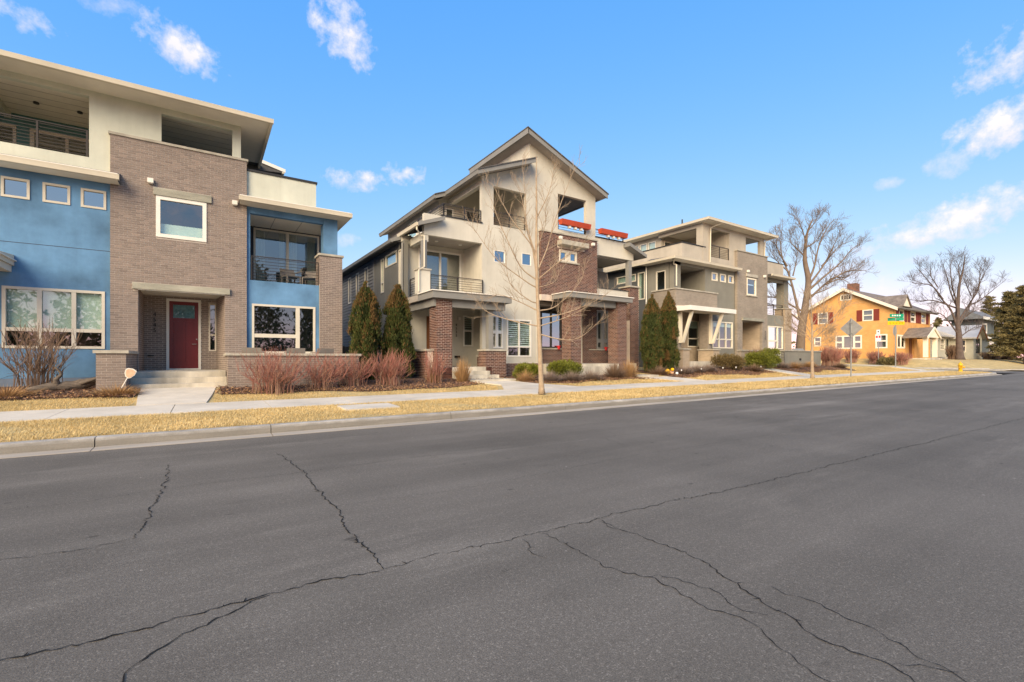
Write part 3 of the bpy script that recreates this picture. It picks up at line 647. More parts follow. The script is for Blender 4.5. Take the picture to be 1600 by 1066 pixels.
# ------------------------------------------------------------------ house 1: blue stucco and tan brick, number 4545
def house1():
    rng = random.Random(11)
    h = thing('blue_house', 'blue stucco and tan brick three-storey house with dark red front door', 'house', (-.6, 20, .4))
    G = .3; fb = FY(18.36); fs = FY(18.45); bl = []
    trip = (-4.69, -2.53, 1.60, 3.33); sw_ = [(-4.71, -4.14, 5.80, 6.36), (-3.88, -3.30, 5.80, 6.36), (-3.07, -2.50, 5.80, 6.36)]
    wall('blue_wall', M_blue, h, fs, -9, -2.38, G+.45, 6.62, .2, [trip]+sw_+[(-8.2, -6, 1.6, 3.33)])
    fbox('foundation', mat('painted_foundation', (.15, .19, .26), .9, .15, 1.5, .3, 50), h, fs, -9, -2.38, -.012, .2, G-.3, G+.447)
    win(h, fs, *trip, cols=(1, .97, .93), trans=.31, fw=.075, mull=.10, shade={1: 1.0})
    win(h, fs, -8.2, -6, 1.6, 3.33, cols=(1, 1, 1), trans=.31, fw=.075, mull=.10, shade={1: 1.0})
    for q in sw_: win(h, fs, *q, fw=.06, mf=M_trim, gm=M_glassd)
    wall('upper_wall', M_cream, h, fs, -9, 1.02, 6.623, 9.33, .2, [(-8.2, -2.89, 7.31, 9.14), (-1.17, .77, 8.19, 9.12)])
    fbox('reveal_line', M_navy, h, fs, -9, -2.39, -.003, .01, 4.555, 4.57)
    # brick bay
    hp = (-1.74, .55, .3, 3.48); hw = (-1.30, .03, 5.16, 6.46)
    bay = wall('brick_wall', M_bmort, h, fb, -2.4, 1.19, G, 8.10, .08, [hp, hw])
    bl += brick_list(fb, -2.4, 1.19, G+.1, 8.10, [hp, hw, (-1.87, .69, 3.47, 3.66), (-1.36, .17, 6.47, 6.70)])
    fbox('coping', M_cap, h, fb, -2.44, 1.23, -.05, .25, 8.103, 8.175)
    fbox('lintel', M_stone, h, fb, -1.87, .69, -.09, .35, 3.47, 3.66); fbox('lintel', M_stone, h, fb, -1.36, .17, -.06, .2, 6.47, 6.70)
    fbox('lintel_angle', M_white, h, fb, -1.74, .56, -.05, .05, 3.445, 3.467)
    win(h, fb, *hw, fw=.11, mf=M_white, shade={2: .0}, proud=.03)
    fbox('shade', M_shade, h, fb, -1.19, -.08, .12, .13, 5.27, 5.62)
    lamp_box(h, fb, -1.43, 6.87); lamp_box(h, fb, .83, 6.60)
    # porch recess
    fk = FY(20.0); nw = (.10, .33, 1.58, 3.30); dh = (-1.13, -.13, .92, 3.40)
    wall('porch_wall', M_bmort, h, fk, -1.78, .75, G, 3.50, .2, [dh, nw]); bl += brick_list(fk, -1.74, .36, .92, 3.47, [dh, nw])
    fl = Fr((-1.74, 0), (0, 1), (-1, 0)); wall('porch_side_wall', M_bmort, h, fl, 18.445, 20, G, 3.5, .1); bl += brick_list(fl, 18.45, 20, .92, 3.47)
    dv = Vector((.34-.55, 20-18.445)); L_ = dv.length; dv.normalize(); fo = Fr((.55, 18.445), (dv.x, dv.y), (dv.y, -dv.x))
    wall('porch_side_wall', M_bmort, h, fo, 0, L_, G, 3.5, .1); bl += brick_list(fo, 0.0, L_, .92, 3.47)
    fbox('porch_ceiling', M_soffit, h, FY(18.45), -1.74, .55, 0, 1.55, 3.50, 3.56)
    win(h, fk, *nw, trans=.34, fw=.045)
    d = MB(); d.box(fk, -1.13, -1.05, -.03, .08, .92, 3.4); d.box(fk, -.21, -.13, -.03, .08, .92, 3.4); d.box(fk, -1.05, -.21, -.03, .08, 3.32, 3.4); d.box(fk, -1.05, -.21, -.03, .06, .92, .965)
    d.build('door_frame', M_white, h)
    d = MB(); d.box(fk, -1.05, -.21, .03, .07, .967, 3.318)                  # slab, then raised stiles and rails
    for a, b, c, e in ((-1.05, -.94, .967, 3.318), (-.32, -.21, .967, 3.318), (-.94, -.32, .967, 1.16), (-.94, -.32, 2.62, 2.74), (-.94, -.32, 3.20, 3.318), (-.67, -.59, 1.16, 2.62)): d.box(fk, a, b, .012, .031, c, e)
    do = d.build('front_door', M_red, h)
    fbox('pane', M_glass, do, fk, -.94, -.32, .018, .022, 2.742, 3.198); fbox('sky_reflection_panel', M_skyrefl, do, fk, -.94, -.32, .0235, .0285, 2.742, 3.198)  # pale blue panel added behind the pane, its colour painted as reflected sky
    MB().tube([fk.p(-.27, .012, 1.83), fk.p(-.27, -.05, 1.83), fk.p(-.40, -.055, 1.82)], .011, 8).build('handle', M_galv, do)
    MB().tube([fk.p(-.26, .012, 2.0), fk.p(-.26, -.02, 2.0)], .022, 10).build('deadbolt', M_galv, do)
    digits(h, '4545', fk, -1.45, 2.90, .135, .045, M_mail)
    fbox('package_hook', M_mail, h, fk, -1.63, -1.47, -.07, 0, 1.40, 1.43)
    # steps, piers, planter wall
    st = MB(); 
    MB().w(-1.74, .53, 17.05, 19.99, -.1, .92).build('porch_floor', M_steps, h); MB().w(-1.76, .545, 16.74, 17.047, -.1, .755).build('step', M_steps, h); MB().w(-1.76, .545, 16.42, 16.737, -.1, .59).build('step', M_steps, h)
    def pier(x0, x1, y0, y1, z1, over=.06):
        m = MB().w(x0, x1, y0, y1, 0, z1-.08); p = m.build('pier', M_bmort, h); MB().w(x0-over, x1+over, y0-over, y1-.02, z1-.08, z1).build('coping', M_cap, h)
        bl.extend(brick_list(FY(y0), x0, x1, .2, z1-.08)); bl.extend(brick_list(FX(x0), y0, y1, .2, z1-.08)); bl.extend(brick_list(FXP(x1), y0, y1, .2, z1-.08))
    pier(-2.37, -1.77, 16.0, 18.34, 1.53)
    fp = FY(16.0)
    MB().w(.56, 4.36, 16.0, 16.25, 0, 1.40).w(.56, .81, 16.25, 18.34, 0, 1.40).w(4.11, 4.36, 16.25, 18.4, 0, 1.40).build('patio_wall', M_bmort, h)
    bl += brick_list(fp, .56, 4.36, .2, 1.40); bl += brick_list(FX(.56), 16, 18.34, .2, 1.40)
    MB().w(.50, 4.42, 15.94, 16.31, 1.402, 1.475).w(.50, .87, 16.312, 18.34, 1.402, 1.475).w(4.05, 4.42, 16.312, 18.4, 1.402, 1.475).build('coping', M_cap, h)
    MB().w(.81, 4.11, 16.25, 20, 0, .9).build('patio_floor', M_steps, h)
    # right wing
    gw = (1.35, 3.42, 1.50, 3.23)
    wall('blue_wall', M_blue, h, fs, 1.19, 3.55, G, 4.05, .2, [gw]); win(h, fs, *gw, cols=(1.42, .58), trans=[.36, None], fw=.07, mull=.13, shade={0: .0})
    fbox('ledge', M_blue, h, fs, 1.19, 4.2, .2, 1.85, 3.9, 4.047)
    MB().box(fs, 1.19, 1.30, 0, .2, 4.052, 6.38).box(fs, 1.19, 3.70, 0, .2, 6.382, 6.62).box(fs, 3.702, 4.21, -.02, .45, 5.25, 6.62).build('blue_frame', M_blue, h)
    MB().w(3.56, 4.37, 18.36, 19.05, 0, 5.17).build('brick_pillar', M_bmort, h); bl += brick_list(fb, 3.56, 4.37, G, 5.17); bl += brick_list(FX(3.56), 18.36, 19.05, 4.1, 5.17)
    MB().w(3.51, 4.42, 18.31, 19.1, 5.172, 5.248).build('coping', M_cap, h)
    fz = FY(20.3); wall('balcony_wall', M_navy, h, fz, 1.19, 4.2, 4.05, 6.5, .15, [(1.54, 3.91, 4.05, 6.35)]); MB().w(1.192, 1.29, 18.66, 20.3, 4.05, 6.38).build('balcony_wall', M_blue, h)
    win(h, fz, 1.54, 3.91, 4.08, 6.35, cols=(1, 1), fw=.07, mull=.1, mf=M_trim, name='sliding_door', gm=M_glass)
    for a, b in ((1.65, 1.95), (2.45, 2.62), (2.78, 3.1), (3.5, 3.8)):
        m = MB(); n = 8
        for i in range(n):
            u = a+(b-a)*i/n; m.box(fz, u, u+(b-a)/n, .2+.03*(i % 2), .24+.03*(i % 2), 4.1, 6.3)
        m.build('curtain', M_curt, h)
    fbox('balcony_ceiling', M_soffit, h, FY(18.66), 1.3, 4.2, 0, 1.64, 6.40, 6.46)
    for q in (2.1, 3.0): fbox('ceiling_joint', M_soffd, h, FY(18.67), q, q+.02, 0, 1.6, 6.394, 6.399)
    railing(h, fs, 1.32, 3.58, 4.06, 4.92, 8, (0.01, .99), .05)
    # roofs
    def eave(x0, x1, y0, yb, zg0, zg1, ztop, hipR=False, hipL=False):
        m = MB(); a = [(x0, y0+.1, zg0+.02), (x1, y0+.1, zg0+.02), (x1, yb, zg0+.02), (x0, yb, zg0+.02)]
        b = [(x0, y0+.1, zg1-.01), (x1, y0+.1, zg1-.01), (x1-(.8 if hipR else 0), yb, ztop), (x0, yb, ztop)]; m.prism(a, b); m.build('roof', M_roof, h)
        fbox('soffit', M_soffit, h, FY(y0), x0+.02, x1-.02, .11, yb-y0-.02, zg0-.0, zg0+.017); gutter(h, x0-.02, x1+.03, y0, zg0, zg1)
        MB().w(x0, x1, y0-.01, yb, zg1-.006, zg1+.022).build('drip_edge', M_white, h)
    eave(-9, -2.16, 17.8, 18.44, 6.60, 6.75, 6.98); eave(.95, 4.58, 17.8, 20.4, 6.60, 6.75, 7.0, True)
    gutter_x(h, 4.62, 17.86, 20.4, 6.60, 6.75, s=-1)
    MB().w(1.2, 3.45, 18.46, 18.66, 6.77, 7.83).w(3.25, 3.45, 18.66, 22, 6.77, 7.83).build('terrace_parapet', M_cream, h); MB().w(1.2, 3.49, 18.42, 18.7, 7.832, 7.90).w(3.21, 3.49, 18.7, 22, 7.832, 7.90).build('parapet_cap', M_dark, h)
    MB().prism([(-9, 17.5, 9.335), (1.87, 17.5, 9.335), (1.87, 26, 9.335), (-9, 26, 9.335)], [(-9, 17.5, 9.37), (1.87, 17.5, 9.37), (-1.5, 23, 10.3), (-9, 23, 10.3)]).build('roof', M_roof, h)
    fbox('soffit', M_soffit, h, FY(17.5), -9, 1.85, .06, 4.0, 9.305, 9.333); gutter(h, -9, 1.92, 17.42, 9.235, 9.37); gutter_x(h, 1.92, 17.5, 26, 9.235, 9.37, s=-1)
    MB().prism([(1.0, 21.9, 9.1), (2.7, 21.9, 9.25), (2.7, 27, 9.25), (1.0, 27, 9.1)], [(1.0, 21.9, 9.85), (2.82, 21.9, 9.40), (2.82, 27, 9.40), (1.0, 27, 9.85)]).build('roof', M_roof, h); gutter_x(h, 2.84, 21.88, 27, 9.22, 9.36, s=-1)
    MB().prism([(1.0, 21.86, 9.72), (2.86, 21.86, 9.27), (2.86, 21.9, 9.27), (1.0, 21.9, 9.72)], [(1.0, 21.86, 9.86), (2.86, 21.86, 9.41), (2.86, 21.9, 9.41), (1.0, 21.9, 9.86)]).build('rake_board', M_white, h)
    # third-floor deck
    fd = FY(21.3)
    wall('deck_wall', M_green, h, fd, -9, 1.0, 7.0, 9.31, .2, [(-6.6, -5.09, 7.05, 8.84), (-4.78, -3.0, 7.05, 8.84), (-1.0, .76, 7.05, 9.1)])
    win(h, fd, -6.6, -5.09, 7.05, 8.84, cols=(1, 1), fw=.08, name='sliding_door'); win(h, fd, -4.78, -3.0, 7.05, 8.84, cols=(1, 1), fw=.10, mull=.08, name='sliding_door', gm=M_glassd); win(h, fd, -1.0, .76, 7.05, 9.1, cols=(1, 1), fw=.08, mf=M_dark, name='sliding_door', gm=M_glassd)
    MB().w(-9, 1.0, 18.66, 21.3, 6.8, 7.0).build('deck_floor', M_cap, h); MB().w(-9, 1.0, 18.66, 21.29, 9.22, 9.302).build('deck_ceiling', M_soffit, h)
    MB().w(-2.75, -2.55, 18.66, 21.29, 7.0, 9.218).build('deck_side_wall', M_cream, h); MB().w(-5.35, -5.2, 18.66, 21.29, 9.02, 9.218).build('deck_beam', M_cream, h)
    for q in range(6): fbox('ceiling_joint', M_soffd, h, FY(18.7+q*.44), -9, .98, 0, .012, 9.213, 9.219)
    for q in (-4.35, -3.35): MB().tube([(q, 20, 9.17), (q, 20, 9.219)], .07, 10).build('ceiling_light', M_dark, h)
    railing(h, fs, -8.1, -2.92, 7.33, 8.13, 8, (0, .25, .5, .79, .995), .08)
    # body
    MB().w(-9, 4.18, 21.5, 33, 0, 6.6).w(-9, 1.0, 21.6, 33, 6.6, 9.3).build('body', M_int, h); MB().w(4.19, 4.3, 20.46, 33, 0, 6.6).build('side_wall', M_blue, h); MB().w(-9.1, -9, 18.46, 33, 0, 9.3).build('side_wall', M_blue, h)
    MB().w(-9, 1.18, 18.66, 21.5, 4.2, 4.4).w(-9, -1.8, 18.66, 21.5, .7, .9).build('floor', M_int, h); MB().w(-1.75, -1.6, 18.66, 21.5, 3.6, 6.6).w(1.19, 1.3, 20.0, 21.5, 0, 6.6).build('partition', M_int, h)
    m = MB(); m.prism([(-9, 16.3, 3.9), (-4.45, 16.3, 3.9), (-4.45, 18.44, 3.9), (-9, 18.44, 3.9)], [(-9, 16.3, 4.02), (-4.45, 16.3, 4.02), (-4.45, 18.44, 4.2), (-9, 18.44, 4.2)]); m.build('porch_canopy', M_trim, h)
    MB().w(-9, -4.40, 16.25, 18.44, 4.022, 4.05).build('drip_edge', M_white, h); MB().w(-4.75, -4.5, 16.6, 18.44, 3.72, 3.898).build('canopy_beam', M_trim, h)
    lay_bricks(bl, bay, B_tan, rng)
    return h
house1()
# things on house 1's patio and balcony
def patio_chair(x, y, z, rz, label, group='grey chairs on the blue house'):
    c = thing('patio_chair', label, 'chair', (x, y, z), group); c.rotation_euler = (0, 0, rz)
    def part(m, n):
        o = m.build(n, M_chair); o.parent = c; return o
    part(MB().w(-.27, .27, -.25, .25, .38, .43), 'seat')
    b = MB(); b.prism([(-.29, .22, .43), (.29, .22, .43), (.29, .26, .43), (-.29, .26, .43)], [(-.27, .34, .75), (.27, .34, .75), (.27, .38, .75), (-.27, .38, .75)]); part(b, 'backrest')
    for sx in (-1, 1):
        part(MB().w(sx*.27-.02, sx*.27+.02, -.26, .3, .6, .63), 'armrest')
        for sy in (-.23, .23): part(MB().w(sx*.25-.02, sx*.25+.02, sy-.02, sy+.02, 0, .38), 'leg')
    return c
patio_chair(1.28, 16.75, .9, 2.9, 'grey patio chair nearest the red door, behind the brick patio wall'); patio_chair(2.45, 16.7, .9, math.pi, 'middle of three grey patio chairs behind the brick patio wall'); patio_chair(3.3, 16.7, .9, 3.3, 'grey patio chair nearest the brick pillar, behind the patio wall')
patio_chair(2.75, 19.55, 4.05, .3, 'left one of two dark chairs on the blue house balcony', 'chairs on the balcony'); patio_chair(3.45, 19.5, 4.05, -.4, 'right one of two dark chairs on the blue house balcony', 'chairs on the balcony')
# ------------------------------------------------------------------ house 2: tan stucco and red brick, number 4535
def house2():
    rng = random.Random(22); h = thing('tan_stucco_house', 'tan stucco three-storey house with red brick columns and steep mono-pitch roof', 'house', (13, 19.5, .5))
    PF = 18.4; ff = FY(PF); fb = FY(18.2); fc = FY(17.1); bl = []; G = .2
    # main stucco front right of the balcony
    n1 = (11.01, 11.68, 1.80, 3.31); bg = (11.90, 13.33, 1.40, 3.20); s1 = (11.19, 11.80, 5.82, 6.38); s2 = (12.76, 13.33, 5.86, 6.44)
    w_ = MB(); wall_mb(w_, ff, 10.55, 13.80, 1.1, 7.5, .2, [n1, bg, s1, s2])
    wall_mb(w_, ff, 7.73, 10.55, 6.59, 7.5, .2)
    wall_mb(w_, ff, 10.54, 17.63, 7.502, 9.45, .2, [(11.17, 13.03, 7.54, 9.35), (15.02, 16.96, 7.93, 10)])
    w_.build('front_wall', M_h2st, h)
    # gable wall above, cut to the two roof slopes
    zr = lambda x: 11.93-.404*(x-13.22)
    m = MB(); y0, y1 = PF, PF+.2
    def gab(poly): m.prism([(x, y0, z) for x, z in poly], [(x, y1, z) for x, z in poly])
    gab([(10.54, 9.452), (13.22, 9.452), (13.22, 10.75), (10.54, 9.69)]); gab([(13.222, 9.452), (15.02, 9.452), (15.02, zr(15.02)), (13.222, 11.93)]); gab([(15.022, 9.75), (16.96, 9.75), (16.96, zr(16.96)), (15.022, zr(15.022))]); gab([(16.962, 9.452), (17.63, 9.452), (17.63, zr(17.63)), (16.962, zr(16.962))])
    m.build('gable_wall', M_h2st, h)
    MB().prism([(13.2, 18.6, 9.6), (13.2, 23, 9.6), (13.35, 23, 9.6), (13.35, 18.6, 9.6)], [(13.2, 18.6, 11.93), (13.2, 23, 11.93), (13.35, 23, 11.93), (13.35, 18.6, 11.93)]).build('clerestory_wall', M_h2st, h)
    win(h, ff, *n1, cols=(1, 1), trans=.5, fw=.07, mull=.14, mf=M_white, louvre=True); 
    win(h, ff, *bg, cols=(1, 1), trans=.27, fw=.07, mull=.07, mf=M_white, louvre=True)
    win(h, ff, *s1, fw=.03, mf=M_white, gm=M_glassd, proud=.01); win(h, ff, *s2, fw=.03, mf=M_white, gm=M_glassd, proud=.01)
    fbox('brick_base', M_rmort, h, ff, 10.56, 13.78, -.05, .2, G, 1.098); bl += brick_list(FY(PF-.05), 10.56, 13.78, .35, 1.09)
    # left porch: slab, columns, recess
    sl = MB().w(7.45, 11.17, 16.86, 18.39, 3.73, 4.0); sl.build('porch_slab', M_beam, h); MB().w(7.40, 11.22, 16.81, 18.39, 4.002, 4.04).build('drip_edge', M_white, h)
    MB().w(7.6, 11.0, 17.12, 17.5, 3.42, 3.728).w(7.62, 7.9, 17.5, 19.9, 3.42, 3.728).build('porch_beam', M_beam, h)
    MB().w(7.45, 10.55, 18.42, 20.3, 3.74, 4.0).build('balcony_floor', M_soffd, h)
    MB().w(7.71, 8.40, 17.1, 17.79, 0, 3.726).build('brick_column', M_rmort, h)
    for f, a, b in ((fc, 7.71, 8.40), (FX(7.71), 17.1, 17.79)): bl += brick_list(f, a, b, .3, 3.42)
    bl += brick_list(fc, 7.71, 8.40, 3.42, 3.72); bl += brick_list(FX(7.71), 17.1, 17.79, 3.42, 3.72)
    MB().w(10.01, 11.03, 17.1, 17.75, 0, 1.64).build('brick_pier', M_rmort, h); bl += brick_list(fc, 10.01, 11.03, .3, 1.64); bl += brick_list(FX(10.01), 17.1, 17.75, .3, 1.64); MB().w(9.96, 11.08, 17.04, 17.8, 1.642, 1.72).build('coping', M_cap, h)
    MB().w(10.25, 10.49, 17.3, 17.55, 1.722, 3.42).build('porch_post', M_beam, h)
    MB().w(10.3, 10.55, 17.8, 18.4, .2, 1.4).build('low_wall', M_rmort, h); bl += brick_list(FX(10.3), 17.8, 18.4, .5, 1.4); MB().w(10.25, 10.6, 17.81, 18.4, 1.402, 1.47).build('coping', M_cap, h)
    MB().w(7.42, 7.68, 17.35, 19.8, .2, 1.62).build('low_wall', M_rmort, h); bl += brick_list(FX(7.42), 17.35, 19.8, .3, 1.62); MB().w(7.36, 7.70, 17.30, 19.85, 1.622, 1.70).build('coping', M_cap, h)
    fq = FY(20.2); pw = (10.52, 11.08, 1.92, 3.43); wall('porch_wall', M_h2st, h, fq, 7.4, 11.6, .3, 3.74, .2, [pw, (8.6, 9.5, .97, 3.3)]); win(h, fq, *pw, trans=.5, fw=.07, mf=M_white, louvre=True)
    MB().box(fq, 8.6, 9.5, .03, .08, .97, 3.3).build('front_door', M_wood, h)
    MB().w(11.5, 11.6, 18.6, 20.2, .3, 3.74).build('porch_side_wall', M_h2st, h)
    digits(h, '4535', fq, 10.14, 3.02, .13, .04, M_mail); lamp_box(h, fq, 10.26, 3.27, .12); fbox('package_hook', M_mail, h, fq, 10.05, 10.3, -.1, 0, 1.36, 1.46)
    MB().w(7.7, 10.29, 17.1, 20.2, 0, .96).build('porch_floor', M_steps, h); MB().w(8.42, 10.0, 16.75, 17.097, 0, .80).build('step', M_steps, h); MB().w(8.42, 10.2, 16.35, 16.747, 0, .64).build('step', M_steps, h); MB().w(8.42, 10.5, 15.55, 16.347, 0, .50).build('step', M_steps, h)
    # balcony
    MB().w(7.40, 7.90, 18.15, 18.6, 4.042, 5.03).build('balcony_pier', M_h2st, h); MB().w(7.36, 7.94, 18.1, 18.65, 5.032, 5.09).build('coping', M_cap, h)
    MB().w(7.58, 7.78, 18.22, 18.42, 5.092, 6.30).build('balcony_post', M_beam, h); MB().w(7.735, 7.93, 18.42, 18.58, 6.30, 6.588).build('balcony_corner', M_h2st, h)
    MB().w(7.73, 7.95, 18.602, 20.05, 6.40, 6.72).build('balcony_beam', M_h2st, h)
    railing(h, FY(18.3), 7.97, 10.53, 4.06, 4.90, 8, (0, .5, 1)); railing(h, FX(7.73), 18.65, 20.0, 4.06, 4.90, 8, (0, 1))
    fs = FY(20.2); wall('balcony_wall', M_h2st, h, fs, 7.4, 10.6, 4.0, 6.9, .18, [(8.2, 10.41, 4.0, 6.42)]); win(h, fs, 8.2, 10.41, 4.03, 6.42, cols=(1, 1), fw=.08, mull=.08, mf=M_white, name='sliding_door')
    MB().box(fs, 8.3, 9.3, .25, .28, 4.1, 6.35).build('curtain', M_shade, h); MB().box(fs, 9.4, 9.85, .25, .28, 4.1, 6.35).build('curtain', M_shade, h)
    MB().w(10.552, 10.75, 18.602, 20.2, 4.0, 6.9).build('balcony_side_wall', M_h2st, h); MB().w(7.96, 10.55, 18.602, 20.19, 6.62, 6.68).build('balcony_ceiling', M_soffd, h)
    for q in (8.7, 9.9): MB().tube([(q, 19.3, 6.60), (q, 19.3, 6.619)], .08, 10).build('ceiling_light', M_white, h)
    # left side: grey stucco then lap siding, with its windows
    fx = FX(7.4); swn = [(20.15, 20.55, 4.6, 6.28), (20.85, 22.45, 5.76, 6.36), (22.68, 23.12, 4.6, 6.3)]; lw = [(25.4, 26.06, 4.75, 6.35), (27.18, 27.84, 4.72, 6.32), (28.92, 29.6, 4.7, 6.3), (26.5, 27.4, 2.2, 3.6)]
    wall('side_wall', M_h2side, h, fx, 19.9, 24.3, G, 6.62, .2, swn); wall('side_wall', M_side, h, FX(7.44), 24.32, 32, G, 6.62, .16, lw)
    for q in swn: win(h, fx, *q, fw=.06, trans=(.3 if q[1]-q[0] < .5 and q[0] > 22 else None), shade={2: 1., 1: 1., 0: 1.})
    for q in lw: win(h, FX(7.42), *q, fw=.08, shade={2: 1.} if q[2] > 4 else None)
    fbox('corner_trim', M_beam, h, fx, 24.25, 24.38, -.03, .05, G, 6.6)
    sd_ = MB().box(fx, 24.39, 32, .035, .039, G, 6.6).build('siding', M_side, h); k = 0; z = .45
    me_w = None
    while z < 6.5:
        segs = [(24.39, 32.)]
        for a, b, c, d in lw:
            if c-.02 < z+.17 and d+.02 > z:
                segs = [q for s, e in segs for q in ((s, min(e, a)), (max(s, b), e)) if q[1]-q[0] > .05] if any(s < a < e or s < b < e for s, e in segs) else segs
        for s, e in segs:
            mm = MB(); mm.prism([fx.p(s, .034, z), fx.p(s, -.012, z), fx.p(s, .018, z+.175), fx.p(s, .034, z+.175)], [fx.p(e, .034, z), fx.p(e, -.012, z), fx.p(e, .018, z+.175), fx.p(e, .034, z+.175)]); mm.build('siding_board', M_side, sd_)
        z += .175
    # lower side roof
    MB().prism([(6.98, 20.3, 6.60), (7.9, 20.3, 6.60), (7.9, 32, 6.60), (6.98, 32, 6.60)], [(6.98, 20.3, 6.68), (7.9, 20.3, 7.0), (7.9, 32, 7.0), (6.98, 32, 6.68)]).build('roof', M_roof, h); gutter_x(h, 6.9, 20.25, 32, 6.54, 6.68, M_beam)
    MB().prism([(6.93, 20.24, 6.55), (7.72, 20.24, 6.82), (7.72, 20.3, 6.82), (6.93, 20.3, 6.55)], [(6.93, 20.24, 6.70), (7.72, 20.24, 6.98), (7.72, 20.3, 6.98), (6.93, 20.3, 6.70)]).build('rake_board', M_beam, h)
    downspout(h, [(7.34, 19.95, 6.5), (7.34, 19.95, .5)], M_beam, .045)
    # small roof over the balcony
    MB().prism([(7.36, 18.12, 6.86), (8.52, 18.12, 7.28), (8.52, 20.4, 7.28), (7.36, 20.4, 6.86)], [(7.36, 18.12, 6.98), (8.52, 18.12, 7.42), (8.52, 20.4, 7.42), (7.36, 20.4, 6.98)]).build('roof', M_roof, h)
    MB().prism([(7.34, 18.08, 6.84), (8.56, 18.08, 7.26), (8.56, 18.118, 7.26), (7.34, 18.118, 6.84)], [(7.34, 18.08, 6.98), (8.56, 18.08, 7.42), (8.56, 18.118, 7.42), (7.34, 18.118, 6.98)]).build('rake_board', M_beam, h)
    gutter_x(h, 7.29, 18.14, 20.5, 6.84, 6.98); downspout(h, [(7.36, 18.3, 6.86), (7.36, 18.3, 6.72), (7.62, 18.5, 6.55), (7.62, 18.12, 6.45), (7.62, 18.12, 5.15), (7.38, 18.12, 5.0), (7.38, 18.12, 4.1)], M_gutter, .035)
    MB().w(8.5, 10.56, 18.36, 18.62, 7.503, 7.56).build('parapet_cap', M_dark, h)
    # third floor deck and roofs
    railing(h, FY(18.45), 8.66, 10.52, 7.58, 8.10, 5, (0, .55, 1)); railing(h, FX(8.66), 18.45, 21.4, 7.58, 8.10, 5, (0, .5, 1)); railing(h, FY(18.5), 11.19, 13.01, 7.56, 8.22, 6, (0, .5, 1)); railing(h, FY(18.5), 15.04, 16.94, 7.94, 8.42, 4, (0, 1)); railing(h, FY(18.5), 17.66, 19.86, 7.95, 8.40, 4, (0, .5, 1))
    MB().w(10.54, 10.76, 18.602, 21.9, 9.30, 9.58).build('deck_beam', M_h2st, h); MB().w(8.6, 17.6, 18.602, 22, 7.0, 7.2).build('deck_floor', M_cap, h)
    MB().w(13.37, 13.5, 18.602, 22, 7.2, 10.6).build('deck_side_wall', M_h2st, h)
    fd = FY(22); wall('deck_wall', M_h2st, h, fd, 10.05, 13.3, 7.2, 9.5, .2, [(10.42, 10.89, 7.9, 9.2), (11.6, 12.9, 7.25, 9.28)]); win(h, fd, 10.42, 10.89, 7.9, 9.2, fw=.06, mf=M_white); win(h, fd, 11.6, 12.9, 7.25, 9.28, cols=(1, 1), fw=.07, mf=M_white, gm=M_glassd, name='sliding_door')
    fl_ = FX(10.05); wall('deck_wall', M_h2st, h, fl_, 22.2, 30, 6.7, 9.52, .2, [(23, 24.4, 8.3, 9.3), (25, 26.4, 8.3, 9.3)]); win(h, fl_, 23, 24.4, 8.3, 9.3, fw=.07, mf=M_white, shade={2: 1}); win(h, fl_, 25, 26.4, 8.3, 9.3, fw=.07, mf=M_white, shade={2: 1})
    MB().w(16.9, 17.6, 21.5, 30, 6.6, 9.8).build('deck_wall', M_h2st, h)
    zl = lambda x: 9.66+.395*(x-10.03)
    def slope(x0, x1, y0, y1, f, th=.16, off=0., name='roof', mt=M_roof):
        return MB().prism([(x0, y0, f(x0)-th+off), (x1, y0, f(x1)-th+off), (x1, y1, f(x1)-th+off), (x0, y1, f(x0)-th+off)], [(x0, y0, f(x0)+off), (x1, y0, f(x1)+off), (x1, y1, f(x1)+off), (x0, y1, f(x0)+off)]).build(name, mt, h)
    slope(9.99, 13.22, 17.75, 22, zl, .045, .052); slope(9.44, 13.19, 21.1, 30, zl, .045, .050); slope(10.03, 13.21, 17.79, 17.848, zl, .2, .01, 'rake_board', M_beam); slope(9.5, 10.03, 21.14, 21.198, zl, .2, .01, 'rake_board', M_beam)
    gutter_x(h, 10.0, 17.8, 21.2, 9.49, 9.64, M_beam); gutter_x(h, 9.46, 21.16, 30, 9.28, 9.43, M_beam)
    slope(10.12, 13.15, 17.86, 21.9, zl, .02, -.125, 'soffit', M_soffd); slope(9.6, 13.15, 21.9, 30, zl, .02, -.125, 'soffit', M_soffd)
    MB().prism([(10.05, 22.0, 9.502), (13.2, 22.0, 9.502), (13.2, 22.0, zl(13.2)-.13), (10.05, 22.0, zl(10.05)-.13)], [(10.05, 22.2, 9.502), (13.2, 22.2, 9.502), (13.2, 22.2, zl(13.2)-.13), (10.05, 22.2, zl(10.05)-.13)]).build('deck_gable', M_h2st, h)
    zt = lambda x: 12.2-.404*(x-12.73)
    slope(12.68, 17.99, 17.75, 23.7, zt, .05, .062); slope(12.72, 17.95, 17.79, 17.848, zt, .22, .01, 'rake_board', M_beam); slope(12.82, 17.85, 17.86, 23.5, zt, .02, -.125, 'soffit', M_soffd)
    MB().w(12.70, 12.755, 17.79, 23.6, 11.97, 12.22).build('fascia', M_beam, h); gutter_x(h, 17.98, 17.85, 23.6, 9.93, 10.08, M_beam, s=-1)
    MB().tube([(10.9, 25, 9.9), (10.9, 25, 10.6)], .05, 8).build('vent_pipe', M_dark, h)
    slope(15.5, 18.6, 23.6, 29, lambda x: 9.9-.3*abs(x-17), .12)
